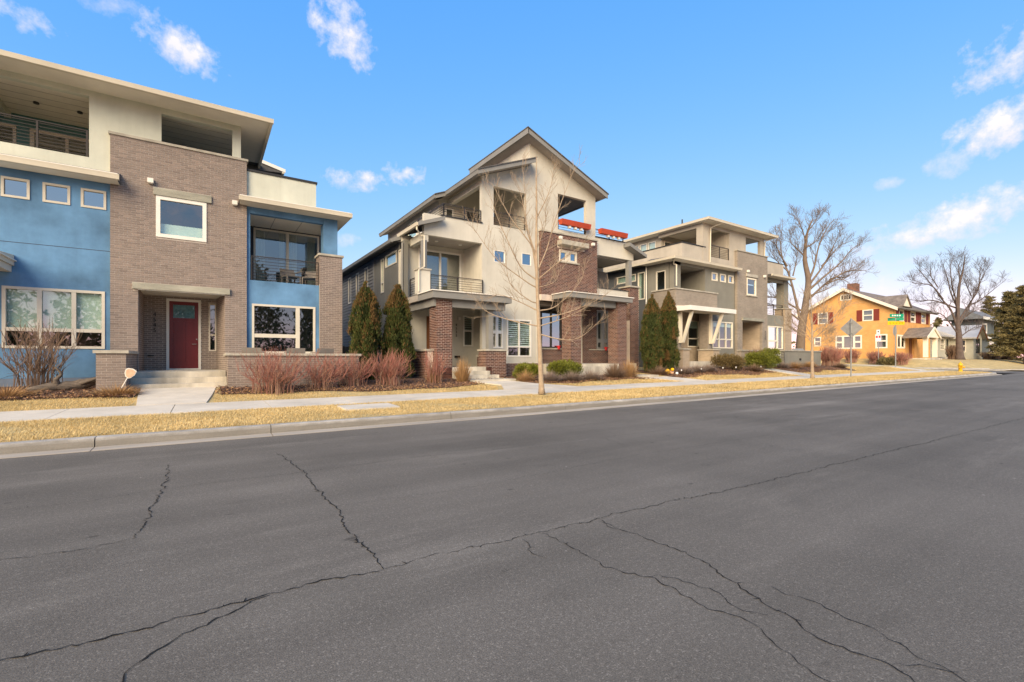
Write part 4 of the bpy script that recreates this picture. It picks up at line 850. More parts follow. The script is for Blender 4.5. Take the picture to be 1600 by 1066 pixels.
    # red brick centre
    bw = (14.92, 16.11, 6.27, 6.81); bay = wall('brick_wall', M_rmort, h, fb, 13.79, 17.56, 4.2, 7.62, .16, [bw]); bl += brick_list(fb, 13.79, 17.56, 4.5, 7.62, [bw, (14.8, 16.65, 6.98, 7.25)]); bl += brick_list(FX(13.79), 18.2, 18.36, 4.5, 7.62)
    fbox('coping', M_cap, h, fb, 13.74, 17.6, -.05, .19, 7.622, 7.70); MB().box(fb, 14.80, 16.62, -.38, 0, 7.05, 7.28).build('window_hood', M_cap, h)
    win(h, fb, *bw, cols=(1, 1), fw=.09, mull=.30, mf=M_trim, sill=.15, gm=M_glassd); lamp_box(h, fb, 14.97, 7.44); lamp_box(h, fb, 17.2, 7.40)
    # right porch
    MB().w(14.46, 18.85, 16.86, 18.19, 4.27, 4.50).w(14.46, 17.5, 18.19, 19.2, 4.27, 4.45).build('porch_slab', M_beam, h); MB().w(14.41, 18.90, 16.81, 18.19, 4.502, 4.54).build('drip_edge', M_white, h)
    MB().w(15.44, 17.94, 17.2, 17.5, 3.96, 4.268).build('porch_beam', M_beam, h)
    for a, b in ((14.76, 15.42), (17.96, 18.63)):
        MB().w(a, b, 17.1, 17.78, 0, 4.268).build('brick_column', M_rmort, h); bl.extend(brick_list(fc, a, b, .35, 4.26)); bl.extend(brick_list(FX(a), 17.1, 17.78, .35, 4.26))
    fr2 = FY(19.3); pw2 = (18.57, 19.5, 1.86, 4.05); pw3 = (14.6, 15.99, 1.88, 4.0); dr = (16.62, 17.51, 1.07, 3.8)
    wall('porch_wall', M_rmort, h, fr2, 13.8, 20.3, .3, 4.25, .2, [pw2, pw3, dr]); bl += brick_list(fr2, 13.8, 20.3, .6, 4.25, [pw2, pw3, dr])
    win(h, fr2, *pw2, cols=(1, 1), trans=[.22, .22], fw=.10, mull=.22, mf=M_beam, sill=.6); win(h, fr2, *pw3, cols=(1, 1), fw=.07, mf=M_dark, gm=M_glassd, sill=.1)
    MB().box(fr2, 16.62, 17.5, .02, .07, 1.07, 3.8).build('front_door', M_trim, h)
    MB().w(13.65, 13.79, 18.36, 19.3, .3, 4.27).build('porch_side_wall', M_h2st, h)
    MB().w(13.8, 20.2, 17.8, 19.29, 0, 1.06).w(15.43, 17.95, 17.0, 17.8, 0, 1.06).build('porch_floor', M_steps, h); MB().w(14.9, 17.0, 16.62, 16.997, 0, .93).build('step', M_steps, h); MB().w(17.0, 18.2, 16.2, 16.6, 0, .62).build('step', M_steps, h); MB().w(17.5, 19.0, 15.3, 16.19, 0, .50).build('step', M_steps, h)
    # right wing
    MB().box(ff, 17.64, 20.62, 0, .2, 6.97, 7.9).build('wing_beam', M_h2st, h); MB().w(20.42, 20.62, 18.602, 20.3, 6.97, 7.9).build('wing_beam', M_h2st, h); MB().box(ff, 17.6, 19.9, -.03, .23, 7.902, 7.95).build('parapet_cap', M_dark, h)
    MB().w(17.57, 20.2, 18.42, 18.62, 4.45, 5.16).build('ledge', M_h2st, h); MB().w(17.57, 20.22, 18.38, 18.66, 5.162, 5.20).build('parapet_cap', M_dark, h)
    MB().w(20.22, 20.95, 18.3, 19.0, 0, 5.40).build('brick_column', M_rmort, h); bl += brick_list(FY(18.3), 20.22, 20.95, .4, 5.40); bl += brick_list(FX(20.22), 18.3, 19.0, 3.5, 5.40)
    MB().w(20.12, 21.05, 18.2, 19.1, 5.402, 5.48).build('coping', M_cap, h); MB().w(20.24, 20.5, 18.42, 18.66, 5.482, 6.968).build('balcony_post', M_beam, h)
    MB().w(17.57, 20.4, 18.62, 20.8, 4.46, 4.6).build('balcony_floor', M_soffd, h); MB().w(17.6, 20.42, 18.62, 20.8, 6.9, 6.968).build('balcony_ceiling', M_soffd, h)
    f8 = FY(20.8); wall('balcony_wall', M_h2st, h, f8, 17.4, 20.6, 4.5, 6.97, .2, [(18.0, 19.6, 4.6, 6.6)]); win(h, f8, 18.0, 19.6, 4.62, 6.6, cols=(1, 1), fw=.07, mf=M_beam, gm=M_glassd, name='sliding_door')
    MB().prism([(19.8, 17.9, 7.62), (21.2, 17.9, 7.12), (21.2, 20.5, 7.12), (19.8, 20.5, 7.62)], [(19.8, 17.9, 7.82), (21.2, 17.9, 7.30), (21.2, 20.5, 7.30), (19.8, 20.5, 7.82)]).build('roof', M_beam, h)
    downspout(h, [(18.72, 17.72, 4.26), (18.72, 17.72, 1.6), (18.85, 17.5, 1.45)], M_white, .05)
    MB().w(7.62, 20.6, 20.42, 31.9, 0, 6.6).w(10.3, 17.6, 22.25, 30, 6.6, 9.3).build('body', M_int, h); MB().w(10.75, 17.4, 18.62, 20.4, 4.0, 4.2).build('floor', M_int, h); MB().w(11.6, 13.65, 18.62, 20.4, .4, .6).build('floor', M_int, h)
    lay_bricks(bl, bay, B_red, rng)
house2()
def planter_box(x0, x1, y, z, label):
    t = thing('planter_box', label, 'planter', ((x0+x1)/2, y, z), 'orange planter boxes on the roof deck'); m = MB()
    m.prism([(x0+.03, y-.14, z), (x1-.03, y-.14, z), (x1-.03, y+.10, z), (x0+.03, y+.10, z)], [(x0, y-.18, z+.26), (x1, y-.18, z+.26), (x1, y+.13, z+.26), (x0, y+.13, z+.26)]); m.build('trough', M_oran, t)
    for q in (.3, .5, .7): MB().w(x0+(x1-x0)*q-.06, x0+(x1-x0)*q+.06, y-.1, y+.05, z-.12, z-.002).build('bracket', M_white, t)
    d = MB(); rng = random.Random(int(x0*9))
    for i in range(60):
        a = rng.uniform(x0+.05, x1-.05); b = rng.uniform(y-.1, y+.08); d.tube([(a, b, z+.2), (a+rng.uniform(-.05, .05), b+rng.uniform(-.05, .05), z+.27+rng.uniform(0, .06))], .006, 3)
    d.build('dry_plants', M_twigb, t)
planter_box(15.0, 17.0, 18.22, 8.14, 'orange planter box in the third floor opening of the tan house'); planter_box(17.75, 19.8, 18.22, 8.08, 'orange planter box on the open roof terrace right of the gable')
def pot(x, y, z, label):
    o = MB().lathe((x, y, z), [(.07, 0), (.10, .16), (.115, .17), (.115, .20), (.09, .20), (.08, .15)], 14).build('flower_pot', M_sred); base_origin(o, (x, y, z)); tag(o, label, 'pot', 'red pots on the brick porch sills')
pot(15.75, 19.24, 1.81, 'red flower pot on the left brick window sill of the right porch'); pot(19.25, 19.24, 1.79, 'red flower pot on the window sill beside the tan house right column')
# ------------------------------------------------------------------ house 3: taupe stucco and brick
def house3():
    h = thing('taupe_house', 'taupe stucco and brick three-storey house with white porch canopy on brackets', 'house', (31, 19.5, .8))
    ff = FY(18.4); fb = FY(18.2); G = .3
    sm_ = [(28.21, 28.87, 6.55, 7.10), (29.17, 29.85, 6.55, 7.10), (30.14, 30.78, 6.55, 7.10)]; bw = (28.3, 30.67, 2.02, 3.84)
    wall('front_wall', M_h3st, h, ff, 27.48, 30.92, G, 7.40, .2, sm_+[bw]); wall('front_wall', M_h3st, h, ff, 24.31, 27.478, 7.2, 7.40, .2)
    for q in sm_: win(h, ff, *q, fw=.08, mf=M_crim, gm=M_glassd)
    win(h, ff, *bw, cols=(1, 1, 1), trans=.34, fw=.08, mull=.09, mf=M_crim, shade={1: .25})
    MB().w(24.31, 24.93, 18.4, 18.75, 4.8, 7.40).build('balcony_post', M_h3st, h)
    MB().w(24.13, 28.47, 18.15, 18.38, 4.50, 5.62).w(24.13, 24.36, 18.39, 20.0, 4.5, 5.62).build('balcony_parapet', M_h3br, h); MB().w(24.07, 28.52, 18.10, 18.42, 5.622, 5.70).w(24.07, 24.42, 18.42, 20.0, 5.622, 5.70).build('coping', M_cap, h)
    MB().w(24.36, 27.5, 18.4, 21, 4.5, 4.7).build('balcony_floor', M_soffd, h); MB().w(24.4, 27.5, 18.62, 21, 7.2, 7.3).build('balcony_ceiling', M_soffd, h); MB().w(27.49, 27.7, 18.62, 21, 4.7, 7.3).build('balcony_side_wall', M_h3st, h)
    MB().w(24.31, 27.48, 20.8, 21, 4.7, 7.3).build('balcony_wall', M_h3st, h)
    # charcoal side with its balcony door
    fx = FX(24.25); dn = (19.0, 19.74, 4.72, 6.92); sw_ = [(20.65, 21.25, 5.25, 7.08), (21.42, 23.15, 6.54, 7.06)]
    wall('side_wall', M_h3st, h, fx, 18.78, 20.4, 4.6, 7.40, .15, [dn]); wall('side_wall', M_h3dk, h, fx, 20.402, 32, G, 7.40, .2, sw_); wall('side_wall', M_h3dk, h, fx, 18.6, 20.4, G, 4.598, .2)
    win(h, fx, *dn, fw=.06, mf=M_trim, name='balcony_door'); [win(h, fx, *q, fw=.07, mf=M_crim, shade={2: 1.}) for q in sw_]
    downspout(h, [(24.18, 20.48, 7.35), (24.18, 20.48, .6)], M_white, .05)
    # canopy and brackets
    MB().prism([(23.76, 16.9, 4.22), (28.45, 16.9, 4.22), (28.45, 18.14, 4.22), (23.76, 18.14, 4.22)], [(23.76, 16.9, 4.44), (28.45, 16.9, 4.44), (28.45, 18.14, 4.56), (23.76, 18.14, 4.56)]).build('porch_canopy', M_soffit, h)
    MB().w(23.70, 28.50, 16.84, 16.898, 4.20, 4.47).w(23.70, 23.758, 16.9, 18.14, 4.20, 4.47).w(28.452, 28.51, 16.9, 18.14, 4.2, 4.47).build('canopy_fascia', M_white, h)
    for x in (24.25, 27.35):
        b = MB(); b.w(x-.09, x+.09, 17.83, 17.98, 2.28, 4.2); b.prism([(x-.07, 17.66, 2.30), (x-.07, 17.83, 2.28), (x+.07, 17.83, 2.28), (x+.07, 17.66, 2.30)][::-1], [(x-.07, 17.0, 4.21), (x-.07, 17.18, 4.21), (x+.07, 17.18, 4.21), (x+.07, 17.0, 4.21)][::-1]); b.build('canopy_bracket', M_crim, h)
        MB().w(x-.33, x+.33, 17.5, 18.6, .3, 1.86).build('pier', M_h3pb, h); MB().w(x-.39, x+.39, 17.44, 18.64, 1.862, 1.94).build('coping', M_cap, h); MB().w(x-.2, x+.2, 17.99, 18.6, 1.94, 4.21).build('porch_post', M_h3br, h)
    f2 = FY(19.2); pw = (26.75, 28.0, 2.1, 3.88); wall('porch_wall', M_h3pb, h, f2, 24.45, 28.2, .3, 4.5, .2, [pw]); win(h, f2, *pw, trans=.32, fw=.07, mf=M_crim, shade={1: .4}); MB().w(24.46, 28.2, 17.6, 19.2, 0, 1.15).build('porch_floor', M_steps, h)
    MB().w(28.05, 28.29, 18.6, 19.2, .3, 4.5).build('porch_side_wall', M_h3st, h)
    # brick bay
    hw = (32.1, 33.33, 5.86, 7.09); hp = (31.57, 34.18, 1.25, 4.0)
    wall('brick_wall', M_h3br, h, fb, 30.93, 34.9, G, 8.86, .19, [hw, hp]); MB().w(30.88, 34.95, 18.15, 18.6, 8.862, 8.93).build('coping', M_cap, h); MB().w(30.935, 31.1, 18.39, 18.7, 7.4, 8.86).build('brick_return', M_h3br, h)
    win(h, fb, *hw, cols=(1,), fw=.09, mf=M_crim, sill=.1); MB().box(fb, 32.0, 33.5, -.07, .1, 7.17, 7.38).build('lintel', M_cap, h); MB().box(fb, 31.47, 34.25, -.12, .18, 4.03, 4.22).build('lintel', M_stone, h)
    lamp_box(h, fb, 32.2, 7.55, .17); lamp_box(h, fb, 34.4, 7.4, .17)
    f3 = FY(19.9); wall('porch_wall', M_h3pb, h, f3, 31.3, 34.6, .3, 4.05, .2, [(31.75, 33.15, 1.25, 3.6)]); win(h, f3, 31.75, 33.15, 1.28, 3.6, cols=(1.0,), trans=.3, fw=.08, mf=M_trim, gm=M_glassd, name='front_door')
    MB().w(34.181, 34.3, 18.4, 19.9, .3, 4.05).build('porch_side_wall', M_h3pb, h); MB().w(31.45, 31.568, 18.4, 19.9, .3, 4.05).build('porch_side_wall', M_h3pb, h); MB().w(31.57, 34.18, 17.4, 19.9, 0, 1.24).build('porch_floor', M_steps, h); MB().w(31.57, 34.18, 18.4, 19.9, 4.051, 4.1).build('porch_ceiling', M_soffd, h)
    digits(h, '4525', FY(18.2), 34.55, 3.38, .14, .03, M_mail)
    # wing on the right
    gw = (35.32, 37.54, 2.05, 3.80); wall('front_wall', M_h3st, h, ff, 34.9, 37.7, G, 4.65, .2, [gw]); win(h, ff, *gw, cols=(1.3, .7), trans=[.36, None], fw=.08, mull=.12, mf=M_crim)
    MB().w(34.9, 37.69, 18.42, 18.62, 7.17, 7.45).build('wing_beam', M_h3st, h); MB().w(37.7, 38.71, 18.3, 19.1, .2, 5.2).build('brick_pillar', M_h3pb, h); MB().w(37.62, 38.78, 18.24, 19.2, 5.202, 5.28).build('coping', M_cap, h); MB().w(37.75, 38.4, 18.4, 19.0, 5.28, 7.45).build('wing_post', M_h3st, h)
    MB().w(34.9, 38.5, 18.62, 21, 4.5, 4.66).build('balcony_floor', M_soffd, h); railing(h, FY(18.5), 35.0, 37.68, 4.68, 5.5, 6, (0, .5, 1)); railing(h, FX(38.4), 19.2, 20.8, 4.68, 5.5, 6, (0, 1))
    MB().w(34.9, 37.68, 18.42, 18.62, 7.66, 8.66).w(37.48, 37.68, 18.62, 21, 7.66, 8.66).build('terrace_parapet', M_h3up, h); MB().w(34.88, 37.72, 18.38, 18.66, 8.662, 8.70).build('parapet_cap', M_dark, h)
    def roof2(x0, x1, y0, yb, z0, z1, zt, left=False, right=False):
        MB().prism([(x0, y0+.1, z0+.02), (x1, y0+.1, z0+.02), (x1, yb, z0+.02), (x0, yb, z0+.02)], [(x0, y0+.1, z1-.01), (x1, y0+.1, z1-.01), (x1-(1 if right else 0), yb if right else yb, zt), (x0+(1 if left else 0), yb, zt)]).build('roof', M_roof, h)
        MB().w(x0+.05, x1-.05, y0+.11, yb, z0-.002, z0+.017).build('soffit', M_soffit, h); gutter(h, x0-.02, x1+.02, y0, z0, z1, M_gutter)
        if left: gutter_x(h, x0-.03, y0+.02, yb, z0, z1)
        if right: gutter_x(h, x1+.03, y0+.02, yb, z0, z1, s=-1)
    roof2(23.6, 30.85, 17.8, 20.5, 7.40, 7.55, 7.9, left=True); roof2(34.9, 38.3, 17.8, 21, 7.46, 7.60, 7.9, right=True)
    MB().prism([(23.65, 20.5, 7.42), (25.1, 20.5, 7.42), (25.1, 32, 7.42), (23.65, 32, 7.42)], [(23.65, 20.5, 7.54), (25.1, 20.5, 7.9), (25.1, 32, 7.9), (23.65, 32, 7.54)]).build('roof', M_roof, h); gutter_x(h, 23.57, 20.5, 32, 7.40, 7.55)
    downspout(h, [(23.75, 17.95, 7.42), (24.15, 18.35, 7.2), (24.15, 18.12, 7.1), (24.15, 18.12, 5.8)], M_gutter, .045)
    # third storey
    MB().w(25.11, 27.54, 18.42, 18.62, 7.6, 8.66).w(25.11, 25.31, 18.62, 24, 7.6, 8.66).build('terrace_parapet', M_h3up, h); MB().w(25.07, 27.56, 18.38, 18.66, 8.662, 8.72).w(25.07, 25.35, 18.66, 24, 8.662, 8.72).build('parapet_cap', M_dark, h)
    wall('upper_wall', M_h3up, h, ff, 27.27, 34.82, 7.6, 10.30, .2, [(28.08, 30.28, 8.12, 10.02), (32.34, 34.27, 8.93, 10.04)]); MB().w(27.27, 27.6, 18.602, 18.9, 8.0, 10.3).build('corner_post', M_h3up, h)
    MB().w(27.28, 27.55, 18.902, 22, 10.02, 10.30).build('deck_beam', M_h3up, h); MB().w(30.2, 30.4, 18.602, 22, 7.9, 10.3).build('deck_side_wall', M_h3up, h); MB().w(25.3, 34.8, 18.62, 24, 7.55, 7.7).build('deck_floor', M_cap, h)
    f7 = FX(27.6); ws = [(22.5, 23.2, 9.0, 9.98), (23.3, 24.0, 9.0, 9.98), (24.1, 24.8, 9.0, 9.98)]; wall('clerestory_wall', M_h3up, h, f7, 22.1, 30, 7.7, 10.3, .2, ws); [win(h, f7, *q, fw=.06, mf=M_white, shade={2: 1}) for q in ws]
    f9 = FY(22.0); wall('deck_wall', M_h3up, h, f9, 27.602, 34.8, 7.7, 10.3, .18, [(27.9, 28.7, 8.3, 9.9), (29.0, 30.1, 7.75, 9.8)]); win(h, f9, 27.9, 28.7, 8.3, 9.9, fw=.07, mf=M_crim); win(h, f9, 29.0, 30.1, 7.75, 9.8, fw=.07, mf=M_crim, gm=M_glassd, name='sliding_door')
    railing(h, FY(18.45), 28.1, 30.26, 8.14, 8.95, 7, (0, .5, 1))
    MB().prism([(26.9, 17.8, 10.30), (35.45, 17.8, 10.30), (35.45, 26, 10.30), (26.9, 26, 10.30)], [(26.9, 17.8, 10.44), (35.45, 17.8, 10.44), (32, 22, 11.1), (30, 22, 11.1)]).build('roof', M_roof, h)
    MB().w(26.95, 35.4, 17.82, 26, 10.27, 10.298).build('soffit', M_soffit, h); gutter(h, 26.85, 35.5, 17.7, 10.28, 10.44); gutter_x(h, 26.85, 17.72, 26, 10.28, 10.44); gutter_x(h, 35.5, 17.72, 26, 10.28, 10.44, s=-1)
    downspout(h, [(28.5, 17.8, 10.3), (27.95, 18.3, 10.0), (27.95, 18.34, 7.7)], M_gutter, .045); downspout(h, [(35.3, 17.9, 10.3), (34.75, 18.3, 10.05), (34.75, 18.34, 8.95)], M_gutter, .04)
    downspout(h, [(34.95, 18.3, 8.6), (34.95, 18.3, 7.65)], M_gutter, .04); MB().tube([(28.5, 20.9, 10.6), (28.5, 20.9, 11.3)], .05, 8).build('vent_pipe', M_dark, h)
    MB().w(24.5, 38.4, 21.05, 32, 0, 7.4).w(27.85, 34.8, 22.2, 30, 7.4, 10.28).build('body', M_int, h); MB().w(28.3, 31.4, 18.62, 21, 4.3, 4.5).build('floor', M_int, h)
    # planter and garden wall
    MB().w(29.2, 31.98, 16.9, 17.15, .2, 1.83).w(31.8, 32.05, 17.15, 18.0, .2, 1.83).build('patio_wall', M_h3br, h); MB().w(29.15, 32.1, 16.85, 17.2, 1.832, 1.90).build('coping', M_cap, h)
    MB().w(32.2, 33.4, 16.6, 17.38, 0, 1.05).build('step', M_steps, h); MB().w(32.2, 33.4, 16.2, 16.59, 0, .88).build('step', M_steps, h)
    r = MB(); r.tube([(33.35, 16.25, .7), (33.35, 16.25, 1.75), (33.35, 17.4, 2.05), (33.35, 17.4, 1.1)], .022, 6)
    for q in (.3, .5, .7): r.tube([(33.35, 16.25, .88+q), (33.35, 17.4, 1.18+q)], .012, 5)
    r.build('handrail', M_rail, h)
house3()
def garden_wall():
    t = thing('garden_wall', 'grey stucco garden wall with pale cap left of the orange house', 'wall', (37, 16.6, .7))
    MB().w(33.9, 39.4, 16.5, 16.75, .2, 1.85).w(39.15, 39.4, 16.75, 19, .2, 1.85).build('wall_body', M_h3st, t); MB().w(33.85, 39.45, 16.45, 16.8, 1.852, 1.92).build('coping', M_cap, t)
    for q in (36.1, 37.9): MB().w(q-.07, q+.07, 16.42, 16.498, 1.22, 1.34).build('wall_outlet', M_mail, t)
    MB().prism([(35.4, 16.5, 1.93), (36.8, 16.5, 1.93), (36.8, 16.75, 1.93), (35.4, 16.75, 1.93)], [(35.6, 16.52, 2.06), (36.6, 16.52, 2.06), (36.6, 16.73, 2.06), (35.6, 16.73, 2.06)]).build('grill_cover', M_alum, t)
garden_wall()
def sofa():
    t = thing('patio_sofa', 'dark patio sofa with white cushions on the taupe house patio', 'sofa', (35.2, 17.3, 1.05))
    MB().w(34.3, 36.0, 17.0, 17.7, .75, 1.28).build('base', M_chair, t)
    for x in (34.35, 34.92, 35.49): MB().w(x, x+.5, 17.45, 17.66, 1.50, 1.85).build('cushion', M_white, t); MB().w(x, x+.54, 16.95, 17.44, 1.285, 1.48).build('seat_cushion', M_mail if x > 34.5 else M_white, t)
sofa()
# ------------------------------------------------------------------ orange house across the side street
def orange_house():
    h = thing('orange_house', 'orange brick two-storey gabled house with dark red shutters at the corner', 'house', (75, 25, 1.2))
    X, Y = 69., 21.06; fg = FX(X); ff = FY(Y); yr = 26.1; YB = 31.2
    uw = [(28.04, 29.25, 5.98, 7.5), (23.03, 24.16, 6.05, 7.46)]; tr = (24.22, 27.16, 2.6, 4.32); lw = (21.6, 22.82, 2.6, 4.34); sw_ = (28.86, 29.72, 3.0, 4.25)
    wall('gable_end', M_orb, h, fg, Y, YB, .6, 7.7, .25, uw+[tr, lw, sw_])
    MB().prism([(X, Y, 7.702), (X, YB, 7.702), (X, yr, 10.15)], [(X+.25, Y, 7.702), (X+.25, YB, 7.702), (X+.25, yr, 10.15)]).build('gable', M_orb, h)
    for q in uw:
        win(h, fg, *q, trans=.5, fw=.12, mf=M_crim, gm=M_glass)
        for s in (-1, 1):
            a = q[0]-.62 if s < 0 else q[1]+.04; m = MB(); m.box(fg, a, a+.58, -.05, -.003, q[2], q[3])
            for k in range(9): m.box(fg, a+.06, a+.52, -.062, -.05, q[2]+.1+k*.145, q[2]+.2+k*.145)
            m.build('shutter', M_shred, h)
    win(h, fg, *tr, cols=(.8, 1.15, .8), trans=[.5, None, .5], fw=.16, mull=.22, mf=M_crim, gm=M_glass); win(h, fg, *lw, trans=.52, fw=.16, mf=M_crim); win(h, fg, *sw_, trans=.5, fw=.12, mf=M_crim)
    v = MB().box(fg, 25.3, 26.6, -.05, .0, 8.85, 9.65).build('gable_vent', M_crim, h)
    for k in range(4): fbox('slat', M_mail, v, fg, 25.45+k*.27, 25.45+k*.27+.2, -.06, -.051, 9.0, 9.5)
    w1 = (74.8, 76.7, 5.95, 7.4); w2 = (78.7, 80.6, 5.95, 7.4); w0 = (70.9, 72.6, 5.95, 7.4); dw = (70.3, 72.96, 2.6, 4.28)
    wall('front_wall', M_orb, h, ff, X+.25, 82.4, .6, 7.7, .25, [w0, w1, w2, dw])
    for q in (w0, w1, w2):
        win(h, ff, *q, cols=(1,), trans=.5, fw=.2, mf=M_crim)
        for s in (-1, 1):
            a = q[0]-.95 if s < 0 else q[1]+.05; MB().box(ff, a, a+.9, -.05, -.003, q[2], q[3]).build('shutter', M_shred, h)
    win(h, ff, *dw, cols=(1, 1), fw=.2, mull=.2, mf=M_crim, gm=M_glassd); MB().box(ff, 74.3, 76.0, -.06, -.003, 1.4, 4.0).build('front_door', M_wood, h)
    MB().w(X+.26, 82.4, Y+.26, YB, 1.0, 7.68).build('body', M_int, h)
    zr = lambda y: 10.45-(abs(y-yr))*.535
    for a, b in ((Y-.6, yr), (yr, YB+.6)):
        MB().prism([(X-.5, a, zr(a)-.18), (83, a, zr(a)-.18), (83, b, zr(b)-.18), (X-.5, b, zr(b)-.18)], [(X-.5, a, zr(a)), (83, a, zr(a)), (83, b, zr(b)), (X-.5, b, zr(b))]).build('roof', M_oshin, h)
        MB().prism([(X-.56, a, zr(a)-.36), (X-.502, a, zr(a)-.36), (X-.502, b, zr(b)-.36), (X-.56, b, zr(b)-.36)], [(X-.56, a, zr(a)+.02), (X-.502, a, zr(a)+.02), (X-.502, b, zr(b)+.02), (X-.56, b, zr(b)+.02)]).build('rake_board', M_crim, h)
    gutter(h, X-.5, 83, Y-.72, 7.35, 7.5, M_beam); MB().w(71, 72.2, yr-.5, yr+.5, 10, 11.25).build('chimney', mat('chimney_brick', (.24, .11, .07), .9, .2, 4), h)
    # dormer gable over the eave
    MB().prism([(70.2, Y-.55, 7.75), (72.8, Y-.55, 7.75), (71.5, Y-.55, 9.0)], [(70.2, Y+2.5, 7.75), (72.8, Y+2.5, 7.75), (71.5, Y+2.5, 9.0)]).build('dormer', M_crim, h)
    for s in (-1, 1):
        MB().prism([(71.5, Y-.7, 9.05), (71.5+s*1.55, Y-.7, 7.6), (71.5+s*1.55, Y+2.6, 7.6), (71.5, Y+2.6, 9.05)], [(71.5, Y-.7, 9.2), (71.5+s*1.55, Y-.7, 7.75), (71.5+s*1.55, Y+2.6, 7.75), (71.5, Y+2.6, 9.2)]).build('dormer_roof', M_oshin, h)
    # porch
    px = 74.2
    for s in (-1, 1):
        MB().prism([(px, 18.6, 5.05), (px+s*2.4, 18.6, 3.85), (px+s*2.4, Y, 3.85), (px, Y, 5.05)], [(px, 18.6, 5.2), (px+s*2.4, 18.6, 4.0), (px+s*2.4, Y, 4.0), (px, Y, 5.2)]).build('porch_roof', M_oshin, h)
        MB().prism([(px, 18.5, 4.95), (px+s*2.45, 18.5, 3.72), (px+s*2.45, 18.59, 3.72), (px, 18.59, 4.95)], [(px, 18.5, 5.22), (px+s*2.45, 18.5, 4.0), (px+s*2.45, 18.59, 4.0), (px, 18.59, 5.22)]).build('rake_board', M_crim, h)
        c = MB().w(px+s*1.7-.22, px+s*1.7+.22, 18.75, 19.15, 1.5, 3.75).build('porch_column', M_crim, h)
        MB().w(px+s*1.7-.3, px+s*1.7+.3, 18.7, 19.2, 3.752, 3.9).build('capital', M_crim, c)
    MB().prism([(px-2.1, 18.62, 3.9), (px+2.1, 18.62, 3.9), (px, 18.62, 4.95)], [(px-2.1, 18.75, 3.9), (px+2.1, 18.75, 3.9), (px, 18.75, 4.95)]).build('porch_gable', M_crim, h); MB().w(px-2.2, px+2.2, 18.4, Y, .8, 1.4).build('porch_floor', M_steps, h)
    MB().w(px+1.0, px+2.0, Y-.3, Y-.02, 1.4, 4).build('porch_wall', M_orb, h)
orange_house()
def bungalow():
    h = thing('bungalow', 'cream single-storey bungalow with pale metal roof behind the bare tree', 'house', (92, 25, 1.2)); Y = 22.0; ff = FY(Y)
    ws = [(87.0, 89.4, 2.6, 4.4), (90.5, 92.6, 2.6, 4.4), (96.5, 98.6, 2.4, 4.5)]
    wall('front_wall', M_bung, h, ff, 85.3, 100, .6, 4.7, .2, ws+[(93.4, 94.6, 1.5, 4.3)])
    for q in ws: win(h, ff, *q, cols=(1,), trans=.5, fw=.16, mf=M_crim, gm=M_glassd)
    MB().box(ff, 93.4, 94.6, .05, .1, 1.5, 4.3).build('front_door', M_mail, h)
    fx = FX(85.3); wall('side_wall', M_bung, h, fx, Y, 32, .6, 4.7, .2); MB().w(85.6, 99.8, Y+.3, 32, .8, 4.6).build('body', M_int, h)
    MB().prism([(84.6, Y-.7, 4.55), (101, Y-.7, 4.55), (101, 33, 4.55), (84.6, 33, 4.55)], [(84.6, Y-.7, 4.7), (101, Y-.7, 4.7), (101, 27.3, 7.3), (84.6, 27.3, 7.3)]).build('roof', M_mroof, h)
    for k in range(17): MB().prism([(84.7+k*1.0, Y-.7, 4.7), (84.78+k, Y-.7, 4.7), (84.78+k, 27.2, 7.26), (84.7+k, 27.2, 7.26)], [(84.7+k*1.0, Y-.7, 4.78), (84.78+k, Y-.7, 4.78), (84.78+k, 27.2, 7.34), (84.7+k, 27.2, 7.34)]).build('roof_seam', M_mroof, h)
    # projecting gabled bay with a big window
    fy = FY(19.4); b0, b1 = 95.2, 99.8; bw = (96.4, 98.6, 2.2, 4.4)
    wall('bay_wall', M_bung, h, fy, b0, b1, .6, 4.6, .2, [bw]); win(h, fy, *bw, cols=(1, 1), trans=.5, fw=.14, mf=M_dark); wall('bay_side_wall', M_bung, h, FX(b0), 19.6, Y, .6, 4.6, .2, [(20.2, 21.2, 2.3, 4.2)]); win(h, FX(b0), 20.2, 21.2, 2.3, 4.2, trans=.5, fw=.12, mf=M_crim, gm=M_glassd)
    c = (b0+b1)/2; MB().prism([(b0, 19.4, 4.6), (b1, 19.4, 4.6), (c, 19.4, 6.2)], [(b0, 19.6, 4.6), (b1, 19.6, 4.6), (c, 19.6, 6.2)]).build('bay_gable', M_bung, h)
    for s in (-1, 1):
        MB().prism([(c, 18.9, 6.25), (c+s*2.9, 18.9, 4.3), (c+s*2.9, 24, 4.3), (c, 24, 6.25)], [(c, 18.9, 6.45), (c+s*2.9, 18.9, 4.5), (c+s*2.9, 24, 4.5), (c, 24, 6.45)]).build('bay_roof', M_mroof, h)
        MB().prism([(c, 18.84, 6.15), (c+s*2.95, 18.84, 4.15), (c+s*2.95, 18.9, 4.15), (c, 18.9, 6.15)], [(c, 18.84, 6.48), (c+s*2.95, 18.84, 4.5), (c+s*2.95, 18.9, 4.5), (c, 18.9, 6.48)]).build('rake_board', M_wood, h)
    MB().w(86, 95, 20.8, 21.99, .8, 1.6).build('porch_floor', M_steps, h)
bungalow()
